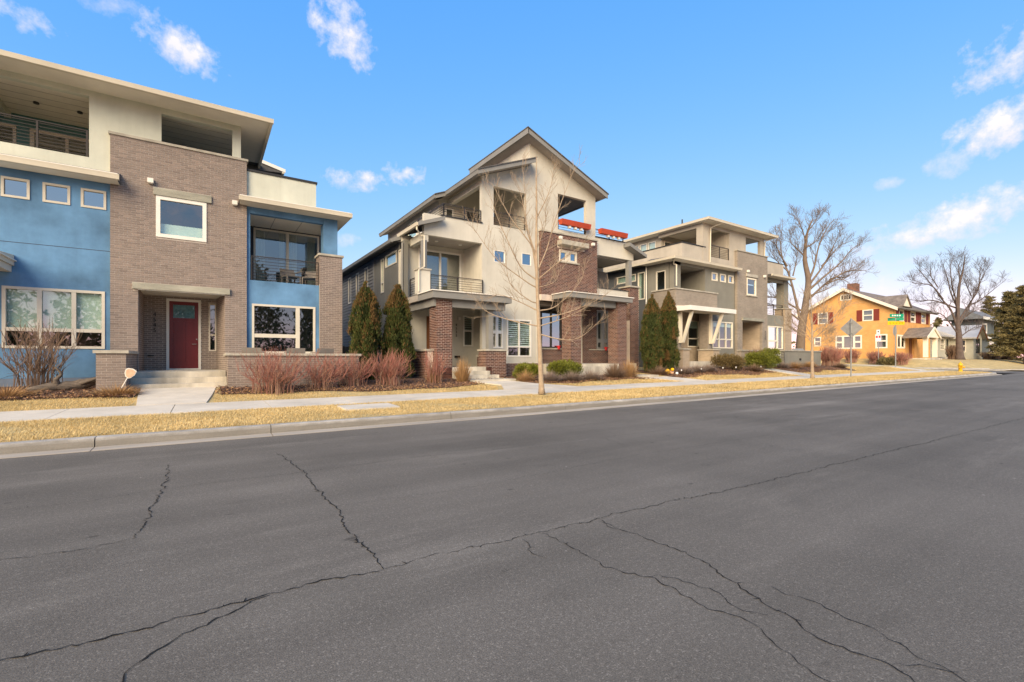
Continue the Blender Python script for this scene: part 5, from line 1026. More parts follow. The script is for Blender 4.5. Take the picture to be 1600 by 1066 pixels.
def slate_house():
    h = thing('slate_house', 'dark grey house with white trim half hidden by the conifers', 'house', (122, 27, 1.2)); ff = FY(22.5)
    wall('front_wall', M_slate, h, ff, 113, 126, .5, 4.9, .2, [(120.5, 124, 1.9, 4.6)]); win(h, ff, 120.5, 124, 1.9, 4.6, fw=.4, mf=M_white, shade={2: 1})
    wall('side_wall', M_slate, h, FX(113), 22.7, 26, .5, 4.9, .2); MB().w(113.3, 125.8, 22.8, 26, .6, 8.2).build('body', M_slate, h)
    MB().w(112.4, 126.6, 21.9, 22.49, 4.9, 5.3).build('fascia', M_white, h); MB().w(113.4, 121, 22.3, 22.79, 5.4, 8.3).build('upper_wall', M_slate, h); win(h, FY(22.28), 115, 118, 5.9, 7.7, fw=.3, mf=M_white, shade={2: 1})
    MB().prism([(112, 21.6, 8.3), (127, 21.6, 8.3), (127, 27, 8.3), (112, 27, 8.3)], [(112, 21.6, 8.6), (127, 21.6, 8.6), (127, 24.5, 10.4), (112, 24.5, 10.4)]).build('roof', mat('slate_roof', (.17, .175, .18), .9, .2, 2), h); MB().w(112, 127, 21.5, 21.59, 8.2, 8.65).build('fascia', M_white, h)
    MB().w(124.2, 130, 20.5, 22.4, 3.3, 3.75).build('carport_roof', M_white, h); [MB().w(q, q+.3, 20.6, 20.9, .5, 3.29).build('carport_post', M_white, h) for q in (124.4, 129.5)]
slate_house()
def fence():
    t = thing('side_fence', 'brown board fence in the gap between blue and tan houses', 'fence', (5.8, 27, .5))
    for k in range(20): MB().w(4.32+k*.152, 4.32+k*.152+.14, 27, 27.03, .3, 2.0+.01*(k % 3)).build('board', mat('fence_wood', (.20, .12, .075), .9, .25, 5, streak=(6, 6, .5)), t)
    MB().w(4.32, 7.38, 27.035, 27.08, .6, .7).w(4.32, 7.38, 27.035, 27.08, 1.6, 1.7).build('rail', MATS['fence_wood'], t)
fence()
# ------------------------------------------------------------------ signs, hydrant, small things
def post_mb(x, y, z0, z1, r=.03): return MB().tube([(x, y, z0), (x, y, z1)], r, 8)
def diamond_sign():
    x, y = 30.55, 11.25; z = gz(x, y); t = thing('warning_sign', 'bare metal back of a diamond road sign on its steel post', 'sign', (x, y, z))
    post_mb(x, y, z, 3.62, .035).build('post', M_galv, t); zc = 3.05; s = .56; dx = .05
    MB().prism([(x+dx, y, zc-s), (x+dx, y-s, zc), (x+dx, y, zc+s), (x+dx, y+s, zc)], [(x+dx+.012, y, zc-s), (x+dx+.012, y-s, zc), (x+dx+.012, y, zc+s), (x+dx+.012, y+s, zc)]).build('plate', M_alum, t)
    for q in (zc-.3, zc+.3): MB().w(x-.045, x+.049, y-.06, y+.06, q-.02, q+.02).build('clamp', M_galv, t)
diamond_sign()
def stop_sign():
    r = .455; x, y = 50.9, 15.35; z = gz(x, y); t = thing('street_name_sign', 'green street name signs and yellow plate above a stop sign back', 'sign', (x, y, z))
    post_mb(x, y, z, 5.25, .04).build('post', M_galv, t); zc = 3.78
    P = [(x+r*math.cos(math.pi/8+k*math.pi/4), zc+r*math.sin(math.pi/8+k*math.pi/4)) for k in range(8)]
    MB().prism([(a, y+.05, b) for a, b in P], [(a, y+.062, b) for a, b in P]).build('stop_plate', M_alum, t)
    d = Vector((.80, -.60)); d.normalize(); n = Vector((-d.y, d.x)); fr = Fr((x, y), (d.x, d.y), (n.x, n.y))
    yl = MB().box(fr, -.72, .70, -.075, -.06, 4.32, 4.62).build('yellow_plate', M_syel, t)
    for k, (a, b) in enumerate(((-.58, -.44), (-.30, -.16), (-.06, .1), (.2, .36), (.44, .58))): MB().box(fr, a, b, -.078, -.0755, 4.44, 4.49).build('mark', M_mail, yl)
    g1 = MB().box(fr, -.55, .62, -.075, -.06, 5.0, 5.27).build('street_blade', M_sgrn, t); [MB().box(fr, -.36+k*.2, -.24+k*.2, -.078, -.0755, 5.08, 5.19).build('letter', M_swht, g1) for k in range(4)]
    f2 = Fr((x, y), (.35, -.94), (.94, .35)); MB().box(f2, -.55, .55, -.02, .0, 4.68, 4.95).build('street_blade', M_sgrn, t)
stop_sign()
def parking_sign():
    x, y = 65.3, 21.3; z = far_z(x, y); t = thing('parking_sign', 'small red and white parking sign on a post by the orange house', 'sign', (x, y, z))
    post_mb(x, y, z, 4.75, .035).build('post', M_galv, t); f = FX(x-.06)
    a = MB().box(f, y-.17, y+.17, 0, .015, 4.15, 4.7).build('upper_plate', M_swht, t); MB().box(f, y-.06, y+.06, -.004, -.001, 4.4, 4.55).build('mark', M_mail, a)
    b = MB().box(f, y-.27, y+.27, 0, .015, 3.35, 4.1).build('lower_plate', M_swht, t); MB().box(f, y-.22, y-.04, -.004, -.001, 3.75, 4.0).build('mark', M_sred, b); MB().box(f, y+.04, y+.22, -.004, -.001, 3.75, 4.0).build('mark', M_sred, b)
parking_sign()
def hydrant():
    x, y = 48.9, 10.7; z = gz(x, y)-.01; t = thing('fire_hydrant', 'yellow fire hydrant on the dry verge near the street corner', 'hydrant', (x, y, z))
    MB().lathe((x, y, z), [(.17, 0), (.17, .05), (.125, .06), (.12, .12), (.12, .5), (.155, .51), (.155, .56), (.14, .6), (.12, .68), (.07, .73), (.035, .74), (.035, .80), (0.03, .80)], 16).build('barrel', M_hyd, t, True)
    for dx, dy, L_, r in ((-1, 0, .24, .055), (1, 0, .24, .055), (0, -1, .26, .075)):
        c = Vector((x, y, z+.40)); dd = Vector((dx, dy, 0)); MB().tube([c+dd*.08, c+dd*(L_-.06)], r*.8, 10).tube([c+dd*(L_-.06), c+dd*L_], r, 10).build('nozzle', M_hyd, t)
    MB().tube([(x, y, z+.8), (x, y, z+.84)], .02, 5).build('nut', M_hyd, t)
hydrant()
def yard_sign():
    x, y = -1.83, 15.6; z = gz(x, y); t = thing('yard_sign', 'small tan shield-shaped sign leaning on a white stake by the brick pier', 'sign', (x, y, z))
    MB().tube([(x-.05, y, z), (x+.155, y, z+.46)], .012, 6).build('stake', M_white, t)
    P = [(-.11, .11), (-.06, .14), (.04, .14), (.11, .10), (.12, .08), (.10, -.02), (.04, -.10), (-.02, -.13), (-.08, -.09), (-.115, 0)]; ca, sa = math.cos(-.2), math.sin(-.2); cx, cz = x+.19, z+.52
    Q = [(cx+a*ca-b*sa, cz+a*sa+b*ca) for a, b in P][::-1]; p = MB().prism([(a, y-.02, b) for a, b in Q], [(a, y-.012, b) for a, b in Q]).build('plate', M_white, t)
    Q2 = [(cx+(a-cx)*.84, cz+(b-cz)*.84) for a, b in Q]; MB().prism([(a, y-.024, b) for a, b in Q2], [(a, y-.0205, b) for a, b in Q2]).build('face', M_tan_face, p)
yard_sign()
def path_light(x, y, label):
    z = gz(x, y)+.02; t = thing('path_light', label, 'light', (x, y, z), 'path lights in the taupe house bed')
    MB().tube([(x, y, z), (x, y, z+.22)], .012, 6).build('stake', M_mail, t); MB().lathe((x, y, z+.22), [(.02, 0), (.03, .03), (.033, .06), (.008, .08)], 10).build('lamp_head', M_swht, t)
PLX = [20.6, 22.3, 24.3, 25.6, 28.3]; names = ['path light farthest left in the bed, beside the yellow ornament', 'second path light from the left in the taupe house bed', 'middle path light of five in the taupe house bed', 'fourth path light from the left in the taupe house bed', 'path light farthest right, beside the taupe porch walkway']
for x_, l_ in zip(PLX, names): path_light(x_, 15.15, l_)
def ornament():
    x, y = 20.3, 15.7; z = gz(x, y); t = thing('garden_ornament', 'yellow and white garden ornament at the foot of the paired junipers', 'ornament', (x, y, z))
    for i, (dx, dz, r, mt) in enumerate(((-.12, .14, .15, M_hyd), (.10, .10, .12, M_tan_face), (.03, .25, .09, M_syel), (.26, .05, .08, M_swht))):
        m = MB(); m.lathe((x+dx, y-.1*i, z+dz-r), [(r*math.sin(a), r-r*math.cos(a)) for a in fr_(.15, math.pi-.1, 8)], 12); m.build('lobe', mt, t, True)
ornament()
# ------------------------------------------------------------------ vegetation
def smooth_path(P, n):                       # Catmull-Rom through the points
    P = [Vector(p) for p in P]; Q = [P[0]*2-P[1]]+P+[P[-1]*2-P[-2]]; out = []
    for i in range(1, len(Q)-2):
        for k in range(n):
            t = k/n; a, b, c, d = Q[i-1], Q[i], Q[i+1], Q[i+2]
            out.append(((b*2)+(c-a)*t+(a*2-b*5+c*4-d)*t*t+(b*3-a-c*3+d)*t**3)*.5)
    out.append(P[-1]); return out
def twigs(mb, path, r0, r1, rng, level, n, ln, spread=.9, upb=.25, sides=4, minr=.0022, start=.25, shrink=.55, side=None):
    L_ = len(path)-1
    for i in range(n):
        t = start+(1-start)*((i+rng.random())/n); f = t*L_; k = min(L_-1, int(f)); p = path[k].lerp(path[k+1], f-k)
        d = (path[k+1]-path[k]).normalized(); v = Vector((rng.gauss(0, 1), rng.gauss(0, 1), rng.gauss(0, 1))); v = (v-d*v.dot(d)).normalized()
        g = (d*(1-spread*.45)+v*spread*.62+Vector((0, 0, upb))).normalized(); l = ln*rng.uniform(.55, 1.25)*(1.15-.55*t); r = max(minr, (r0+(r1-r0)*t)*rng.uniform(.4, .62))
        q = [p]; m = 4 if level > 0 else 3; dd = g.copy()
        for s in range(m):
            dd = (dd+Vector((rng.gauss(0, .16), rng.gauss(0, .16), rng.gauss(0, .12)+upb*.28))).normalized(); q.append(q[-1]+dd*l/m)
        rr = [max(minr*.8, r*(1-.8*s/m)) for s in range(m+1)]; mb.tube(q, rr, sides if level > 0 else 3, cap=False)
        if level > 0: twigs(mb, q, r, r*.3, rng, level-1, max(3, int(n*.62)) if level > 1 else max(3, int(n*.5)), ln*shrink, spread, upb, 3, minr, .2, shrink)
def limb_tree(name, label, mat_, d, trunk, limbs, seed, r0, lr, depth=.25, lv=2, n=9, ln=.9, n0=None, minr=.003, top=.35, dofs=1.0, group=None):
    rng = random.Random(seed); T = [ip(u, v, d) for u, v in trunk]; zb = T[0].z; loc = (T[0].x, T[0].y, zb)
    t = thing(name, label, 'tree', loc, group); fw = Vector((CC, CS, 0)); P = smooth_path(T, 5); m = MB(); nn = len(P)
    rad = [r0*(1-(1-top*.35)*(i/(nn-1))**.9) for i in range(nn)]; rad[0] *= 1.35; rad[1] *= 1.12
    rad = [max(.006, q) for q in rad]
    m.tube(P, rad, 12); m.build('trunk', mat_, t, True)
    c = MB(); twigs(c, P, rad[-1]*3, rad[-1], rng, lv-1, n, ln*.8, start=.55, minr=minr)
    for Lm in limbs:
        k = rng.uniform(-1, 1)*dofs; pts = []; tot = len(Lm)-1
        for i, (u, v) in enumerate(Lm): pts.append(ip(u, v, d)+fw*(k*depth*(i/tot)**.8*tot*.5))
        # start inside the trunk
        q = min(P, key=lambda a: (a-pts[0]).length); 
        if (q-pts[0]).length < .35*max(1, d/20): pts[0] = q
        S = smooth_path(pts, 4); length = sum((b-a).length for a, b in zip(S, S[1:])); ra = lr*min(1.3, .45+length/ (d*.22)); 
        rr = [max(minr, ra*(1-.88*(i/(len(S)-1))**.8)) for i in range(len(S))]; c.tube(S, rr, 7, cap=False); twigs(c, S, ra, minr*1.4, rng, lv, n, ln, minr=minr, start=.22)
    c.build('crown', mat_, t, True); return t
def cr(x0, y0, s, L_): return [[(x0+a/s, y0+b/s) for a, b in q] for q in L_]
TA = cr(720, 230, 2.667, [[(320, 560), (300, 420), (275, 330), (270, 200), (262, 100), (258, 10)], [(322, 500), (290, 400), (215, 300), (160, 200), (130, 140)], [(318, 560), (250, 500), (190, 380), (140, 260), (105, 120)], [(325, 650), (285, 640), (210, 580), (190, 500), (185, 420)],
  [(325, 520), (360, 420), (400, 280), (460, 120), (500, 20)], [(328, 300), (370, 180), (395, 60)], [(330, 560), (420, 470), (520, 400)], [(335, 690), (400, 660), (500, 560), (525, 480)], [(338, 790), (420, 802), (500, 790), (600, 700)], [(332, 720), (440, 690), (560, 640), (640, 590)],
  [(322, 670), (240, 640), (150, 610), (60, 650)], [(325, 740), (200, 720), (100, 680), (40, 600)], [(330, 600), (390, 560), (420, 500)], [(325, 450), (280, 350), (255, 230), (230, 150)], [(325, 420), (350, 330), (350, 230)], [(335, 760), (410, 720), (480, 690), (545, 650)], [(322, 600), (270, 560), (150, 470), (80, 380), (20, 290)]])
limb_tree('young_tree', 'slender bare young tree on the verge in front of the tan house', M_bark, 14.3, [(846.5, 616), (844.5, 570), (842, 510), (839.5, 450), (838, 390), (838.5, 330), (838, 285), (838, 245)], TA, 5, .088, .020, .28, 1, 11, .66, minr=.004)
TB = cr(1240, 430, 5.922, [[(170, 640), (130, 560), (60, 500), (0, 440), (-60, 390)], [(172, 600), (250, 560), (300, 530)], [(172, 640), (280, 600), (350, 570)], [(170, 560), (230, 450), (260, 380)], [(172, 520), (330, 420), (430, 300), (500, 220)], [(165, 560), (90, 420), (20, 330), (-20, 260)], [(170, 500), (150, 350), (130, 200)], [(172, 620), (90, 560), (-40, 480), (-110, 430)], [(174, 580), (300, 500), (420, 380), (450, 260)], [(168, 600), (100, 540), (30, 520)], [(172, 480), (260, 330), (300, 250)], [(172, 660), (240, 640), (330, 610)]])
limb_tree('young_tree', 'young bare tree with whitewashed trunk near the diamond sign', M_bark, 24.8, [(1269.5, 592), (1269, 565), (1269, 545), (1269, 520), (1268, 495), (1267, 470), (1266, 450)], TB, 8, .09, .027, .25, 1, 13, 1.0, minr=.006)
TC = cr(1200, 320, 6.6625, [[(330, 1250), (270, 900), (220, 720), (160, 560), (140, 420), (160, 200)], [(420, 800), (480, 650), (530, 430), (600, 270), (690, 150)], [(440, 850), (560, 640), (650, 450), (700, 310)], [(450, 880), (560, 760), (720, 620), (830, 480), (910, 430)], [(440, 1000), (600, 830), (720, 750), (850, 745), (960, 660)], [(600, 830), (720, 780), (790, 800), (840, 850)],
  [(390, 540), (310, 480), (220, 400), (200, 340)], [(260, 740), (290, 600), (300, 500)], [(300, 1100), (100, 970), (0, 960), (-80, 900)], [(215, 700), (100, 580), (20, 440)], [(400, 450), (380, 330), (330, 190), (300, 130)], [(400, 460), (500, 380), (560, 280)], [(330, 1200), (150, 1080), (20, 1050), (-80, 1060)], [(430, 950), (560, 900), (700, 830)], [(420, 280), (480, 200), (530, 120)], [(200, 640), (90, 480), (60, 330)], [(560, 640), (690, 500), (800, 370)], [(640, 800), (800, 700), (1000, 690)]])
limb_tree('cottonwood_tree', 'large old bare cottonwood with thick trunk beside the taupe house', M_barkg, 41, [(1250, 562), (1252, 520), (1258, 480), (1263, 440), (1258, 410), (1258, 388), (1262, 362), (1270, 342)], TC, 15, .40, .10, .5, 2, 11, 1.55, minr=.008, top=.3)
TD = cr(1380, 380, 7.273, [[(840, 1000), (780, 760), (690, 640), (600, 500), (480, 350), (400, 250)], [(780, 760), (740, 560), (690, 420), (600, 200)], [(830, 990), (810, 700), (740, 500), (700, 280), (710, 180)], [(900, 960), (980, 680), (990, 520)], [(920, 900), (985, 690), (1080, 540), (1130, 400), (1230, 230)], [(990, 700), (1100, 650), (1250, 530), (1400, 410)], [(1000, 600), (960, 480), (930, 380)],
  [(860, 1050), (700, 850), (600, 790), (540, 780)], [(760, 720), (600, 650), (450, 650), (300, 620)], [(900, 900), (960, 800), (1080, 740)], [(680, 640), (550, 480), (380, 460), (310, 430)], [(870, 450), (840, 300), (850, 200)], [(1080, 540), (1110, 380), (1120, 260)], [(620, 500), (560, 380), (500, 280)], [(890, 1080), (1000, 990), (1120, 930)]])
limb_tree('street_tree', 'wide bare dark tree with forked trunk before the bungalow', M_barkd, 60, [(1500, 563), (1499, 540), (1498, 520), (1496, 500), (1497, 470), (1499, 445), (1505, 420), (1508, 398)], TD, 19, .42, .12, .6, 2, 11, 1.85, minr=.0095, top=.25)
# leaves: many small faces
def leaf_cloud(C, D, ln, wd, rng, curl=.25):                # centres, directions -> one bent-free triangle pair each
    n = len(C); U = rng.normal(size=(n, 3)); U -= D*(U*D).sum(1)[:, None]; U /= np.linalg.norm(U, axis=1)[:, None]+1e-9
    L_ = ln*rng.uniform(.6, 1.3, n)[:, None]; W = wd*rng.uniform(.6, 1.3, n)[:, None]
    V = np.stack([C-U*W*.5, C+U*W*.5, C+D*L_*.7+U*W*.35, C+D*L_], 1).reshape(-1, 3); F = np.arange(4*n).reshape(-1, 4); return V, F
def juniper(u, vb, vt, wpx, d, seed, label):
    rng = np.random.default_rng(seed); b = ip(u, vb, d); H = (vb-vt)/CF*d; Rm = wpx/2/CF*d; gzv = gz(b.x, b.y)
    t = thing('juniper', label, 'evergreen', (b.x, b.y, gzv), 'columnar junipers beside the houses'); H = b.z+H-gzv
    MB().tube([(b.x, b.y, gzv-.1), (b.x, b.y, gzv+H*.8)], [.09, .02], 7).build('trunk', M_barkd, t)
    n = 30000; sp = 40                                  # sprays: upright plumes of scale leaves
    ph = rng.uniform(0, 2*np.pi, sp*3); hz = rng.uniform(0, 1, sp*3); 
    prof = lambda q: np.interp(q, [0, .06, .25, .55, .8, .93, 1], [.78, .92, 1, .93, .70, .42, .08])
    k = rng.integers(0, sp*3, n); along = rng.uniform(0, 1, n)**.8
    z0 = hz[k]*.86; pl = (.10+.16*rng.uniform(0, 1, sp*3))[k]; zz = np.clip(z0+pl*along, 0, 1.04)
    rad = Rm*prof(zz)*(.52+.56*rng.uniform(0, 1, sp*3)[k])*(1-.18*along)+rng.normal(0, .035, n); ang = ph[k]+rng.normal(0, .16, n)*(1.25-along)
    C = np.stack([b.x+rad*np.cos(ang), b.y+rad*np.sin(ang), gzv+zz*H], 1)
    D = np.stack([np.cos(ang)*.35, np.sin(ang)*.35, np.ones(n)], 1)+rng.normal(0, .28, (n, 3)); D /= np.linalg.norm(D, axis=1)[:, None]
    V, F = leaf_cloud(C, D, .10, .032, rng); clump = rng.uniform(0, 1, sp*3)[k]; a = np.clip(.6*clump+.4*rng.uniform(0, 1, n), 0, 1)
    tip = (zz > .78) & (rng.uniform(0, 1, n) < .55) | (rng.uniform(0, 1, n) < .10) | (clump > .9)
    for nm, mk, mt in (('foliage', ~tip, M_jun), ('brown_tips', tip, M_junb)):
        ii = np.where(mk)[0]; VV = V.reshape(-1, 4, 3)[ii].reshape(-1, 3); mesh_np(nm, VV, np.arange(len(VV)).reshape(-1, 4), mt, t, a[ii])
    n2 = 7000; zz = rng.uniform(0, .97, n2); ang = rng.uniform(0, 2*np.pi, n2); rad = Rm*.6*prof(zz)*rng.uniform(.3, 1, n2)**.5
    C = np.stack([b.x+rad*np.cos(ang), b.y+rad*np.sin(ang), gzv+zz*H], 1); D = rng.normal(0, .5, (n2, 3))+np.array([0, 0, 1.]); D /= np.linalg.norm(D, axis=1)[:, None]
    V, F = leaf_cloud(C, D, .14, .09, rng); mesh_np('inner_foliage', V, F, M_jun, t, rng.uniform(.6, 1, n2))
juniper(572, 563, 449, 52, 17.6, 3, 'left of two dark junipers between blue and tan houses'); juniper(621, 563, 453, 50, 18.4, 4, 'right of two dark junipers, beside the tan house porch')
juniper(1018, 578, 467, 35, 25.0, 5, 'taller left juniper before the charcoal side of the taupe house'); juniper(1044, 578, 462, 32, 25.8, 6, 'right juniper beside the white porch canopy')
def conifer(u, vb, vt, wpx, d, seed, label, mt=M_fir):
    rng = np.random.default_rng(seed); b = ip(u, vb, d); H = (vb-vt)/CF*d; Rm = wpx/2/CF*d; z0 = far_z(b.x, b.y); t = thing('conifer', label, 'evergreen', (b.x, b.y, z0), 'tall conifers at the far right'); H = b.z+H-z0
    MB().tube([(b.x, b.y, z0-.2), (b.x, b.y, z0+H*.95)], [.35, .04], 8).build('trunk', M_barkd, t); Cs = []; Ds = []; As = []; br = MB()
    nb = 120
    for i in range(nb):
        q = (i+rng.random())/nb; q = .10+.9*q; az = rng.uniform(0, 2*np.pi); L_ = Rm*(1.08-q)**.75*rng.uniform(.65, 1.15); dr = np.array([np.cos(az), np.sin(az), -.12+.5*q]); p0 = np.array([b.x, b.y, z0+H*q]); p1 = p0+dr*L_
        br.tube([p0, p0+dr*L_*.55+np.array([0, 0, .05*L_]), p1], [.05, .03, .01], 4); m = int(150*(.35+L_/Rm)); tt = rng.uniform(.25, 1.05, m); w_ = .16*L_*(1.1-tt)+.14
        c = p0+dr*L_*tt[:, None]+rng.normal(0, 1, (m, 3))*np.stack([w_, w_, w_*.5], 1); dd = np.tile(dr, (m, 1))+rng.normal(0, .6, (m, 3)); Cs.append(c); Ds.append(dd); As.append(np.clip(rng.uniform(0, 1)*.6+rng.uniform(0, .4, m), 0, 1))
    C = np.concatenate(Cs); D = np.concatenate(Ds); D /= np.linalg.norm(D, axis=1)[:, None]; V, F = leaf_cloud(C, D, .34, .13, rng); mesh_np('crown', V, F, mt, t, np.concatenate(As)); br.build('branches', M_barkd, t)
conifer(1604, 566, 448, 72, 62, 1, 'tall brownish green conifer at the right edge of the street'); conifer(1578, 566, 458, 55, 70, 2, 'conifer standing just left of the tallest one at the right'); conifer(1547, 560, 464, 48, 104, 5, 'distant dark conifer behind the slate house roof'); conifer(1648, 566, 430, 90, 66, 3, 'conifer cut off by the right edge of the picture')
conifer(1466, 545, 497, 26, 150, 7, 'small distant dark conifer between orange house and bungalow')
def shrub(name, label, x, y, H, W, seed, nst, mt, cat='shrub', group=None, lean=1., r=.007, side=3, zf=gz, taperH=.75, lens=.28):
    rng = random.Random(seed); z = zf(x, y); t = thing(name, label, cat, (x, y, z), group); m = MB()
    for i in range(nst):
        a = rng.uniform(0, 2*math.pi); o = rng.uniform(0, .26)*W; rr = rng.uniform(.05, 1)**.85*W/2*lean; h = H*rng.uniform(taperH, 1.08)*(1-.18*(rr/(W/2))**2)
        p = Vector((x+o*math.cos(a), y+o*math.sin(a), z-.03)); e = Vector((x+rr*math.cos(a), y+rr*math.sin(a)*.8, z+h)); md = p.lerp(e, .5)+Vector((rng.gauss(0, .055*W/1.5), rng.gauss(0, .055*W/1.5), H*.05+rng.gauss(0, .04)))*1.2; md2 = p.lerp(e, .25)+Vector((-math.cos(a)*rr*.08, -math.sin(a)*rr*.08, H*.05))
        S = smooth_path([p, md2, md, e], 2); c0 = min(.99, max(.01, rng.gauss(.45, .25))); n = len(S); rr_ = [r*1.5*(1-.7*k/(n-1)) for k in range(n)]; b0 = len(m.a); m.tube(S, rr_, 4, a=c0, cap=False)
        for k in range(b0, len(m.a)):                   # lower wood browner than the young tips
            seg = (k-b0)//4; m.a[k] = min(.99, max(.01, c0+.45*(1-seg/(n-1))-.25))
        for s in range(side):
            k = rng.randrange(n//3, n-1); d = (S[k+1]-S[k]).normalized(); v = (d+Vector((rng.gauss(0, .45), rng.gauss(0, .45), rng.gauss(.1, .25)))).normalized(); q = S[k]+v*lens*H*rng.uniform(.5, 1.2); m.tube([S[k], S[k].lerp(q, .5)+Vector((0, 0, .02)), q], [r*.8, r*.6, r*.35], 3, a=min(.99, max(.01, c0-.2)), cap=False)
    m.build('stems', mt, t); return t
GD = 'red twig dogwoods before the brick patio wall'
def gpt(u, v, z=.4): return pt(u, v, z)
for (u, v, H, W, sd2, n, lb) in ((428, 610, 1.28, 2.2, 1, 130, 'full red twig dogwood at the left end of the brick patio wall'), (502, 606, 1.14, 2.0, 2, 95, 'red twig dogwood before the middle of the brick patio wall'), (550, 603, 1.14, 1.8, 3, 95, 'red twig dogwood at the right corner of the patio wall'), (604, 601, 1.22, 2.0, 4, 130, 'brightest red dogwood in front of the left juniper pair'), (645, 596, 1.2, 1.3, 5, 70, 'narrow red dogwood left of the tan house brick column')):
    px, py = gpt(u, v); py = min(py, 15.7); shrub('red_dogwood', lb, px, py, H, W, sd2, n, M_twigr, group=GD, r=.0065, side=5, taperH=.62)
px, py = gpt(66, 612, .42); shrub('bare_shrub', 'tall bare brown shrub before the blue wall and triple window', px, min(py, 17), 1.85, 1.9, 31, 80, M_twigb, r=.0075, side=6, lens=.22)
for (x, y, H, W, s, lb) in ((66.6, 22.0, 1.5, 2.6, 41, 'reddish bare bush below the triple window of the orange house'), (66.4, 19.6, 1.5, 2.8, 42, 'purplish bare bush at the front corner of the orange house'), (67, 24.6, 1.6, 2.6, 43, 'reddish bare bush under the left upstairs window')): shrub('bare_bush', lb, x, y, H, W, s, 130, M_twigr, zf=far_z, group='bare bushes along the orange house', r=.02, lens=.3, side=4)
for (x, y, H, W, s, lb) in ((40.6, 16.4, 1.6, 2.2, 51, 'large reddish bare bush at the end of the grey garden wall'), (43.3, 17.2, 1.5, 2.2, 52, 'reddish bare bush behind the diamond sign post')): shrub('bare_bush', lb, x, y, H, W, s, 170, M_twigr, r=.012, lens=.3, side=4)
for (x, y, H, W, s, lb) in ((97, 17.8, 1.2, 4, 61, 'low brown bare hedge bush before the bungalow bay'), (104, 18.2, 1.4, 5, 62, 'brown bare hedge bush right of the bungalow'), (112, 18.6, 1.4, 5, 63, 'brown bare hedge bush before the slate house'), (84.5, 19.3, 1.9, 2, 64, 'rounded bare bush beside the orange house porch')): shrub('hedge_bush', lb, x, y, H, W, s, 160, M_twigb, zf=far_z, r=.03, side=4, group='brown bushes along the far lawns')
px, py = gpt(1178, 560, 1.5); shrub('bare_bush', 'small bare purple bush under the taupe house lintel', 30.3, 16.4, 1.35, 2.0, 71, 120, M_twigb, r=.009)
def green_shrub(x, y, H, W, seed, label, mt=M_shgr, n=5200, zf=gz, ln=.095, wd=.045, group='green shrubs in the house beds'):
    rng = np.random.default_rng(seed); z = zf(x, y); t = thing('green_shrub', label, 'shrub', (x, y, z), group); b = MB(); r_ = random.Random(seed)
    nc = 34; cen = []
    for i in range(nc):
        a = rng.uniform(0, 2*np.pi); q = rng.uniform(.2, 1)**.5; cx = x+W/2*.8*q*np.cos(a); cy = y+W/2*.6*q*np.sin(a); cz = z+H*(rng.uniform(.3, .92))*(1-.3*q*q); cen.append((cx, cy, cz)); b.tube([(x+(cx-x)*.2, y+(cy-y)*.2, z-.03), ((x+cx)/2, (y+cy)/2, (z+cz)/2), (cx, cy, cz)], [.012, .008, .004], 4)
    b.build('stems', M_twigb, t); cen = np.array(cen); k = rng.integers(0, nc, n); off = rng.normal(0, 1, (n, 3)); off /= np.linalg.norm(off, axis=1)[:, None]; rad = .15*W*rng.uniform(.3, 1.25, n)**.6; C = cen[k]+off*rad[:, None]*np.array([1, .8, .75]); C[:, 2] = np.maximum(C[:, 2], z+.02)
    D = off+np.array([0, 0, .9])+rng.normal(0, .35, (n, 3)); D /= np.linalg.norm(D, axis=1)[:, None]; V, F = leaf_cloud(C, D, ln, wd, rng); a = np.clip(rng.uniform(0, 1, nc)[k]*.6+rng.uniform(0, .4, n), 0, 1); mesh_np('leaves', V, F, mt, t, a)
green_shrub(11.6, 16.3, .62, 1.35, 1, 'yellow green shrub left of the young tree trunk'); green_shrub(13.7, 16.2, .80, 1.75, 2, 'larger yellow green shrub right of the young tree trunk'); green_shrub(29.6, 15.9, 1.15, 2.3, 3, 'rounded yellow green shrub before the taupe patio wall'); green_shrub(31.2, 16.1, 1.4, 1.7, 4, 'taller green shrub at the right end of the taupe patio wall')
green_shrub(65.9, 20.6, 1.1, 2.4, 5, 'low dark evergreen shrub on the orange house lawn', M_fir, 4000, far_z, .14, .08); green_shrub(26.0, 15.9, .85, 2.3, 6, 'brownish leafy shrub between the taupe porch piers', mat('rose_leaf', (.19, .13, .045), .8, .3, 2, col2=(.10, .075, .03), attr=.75, trans=.2), 5000)
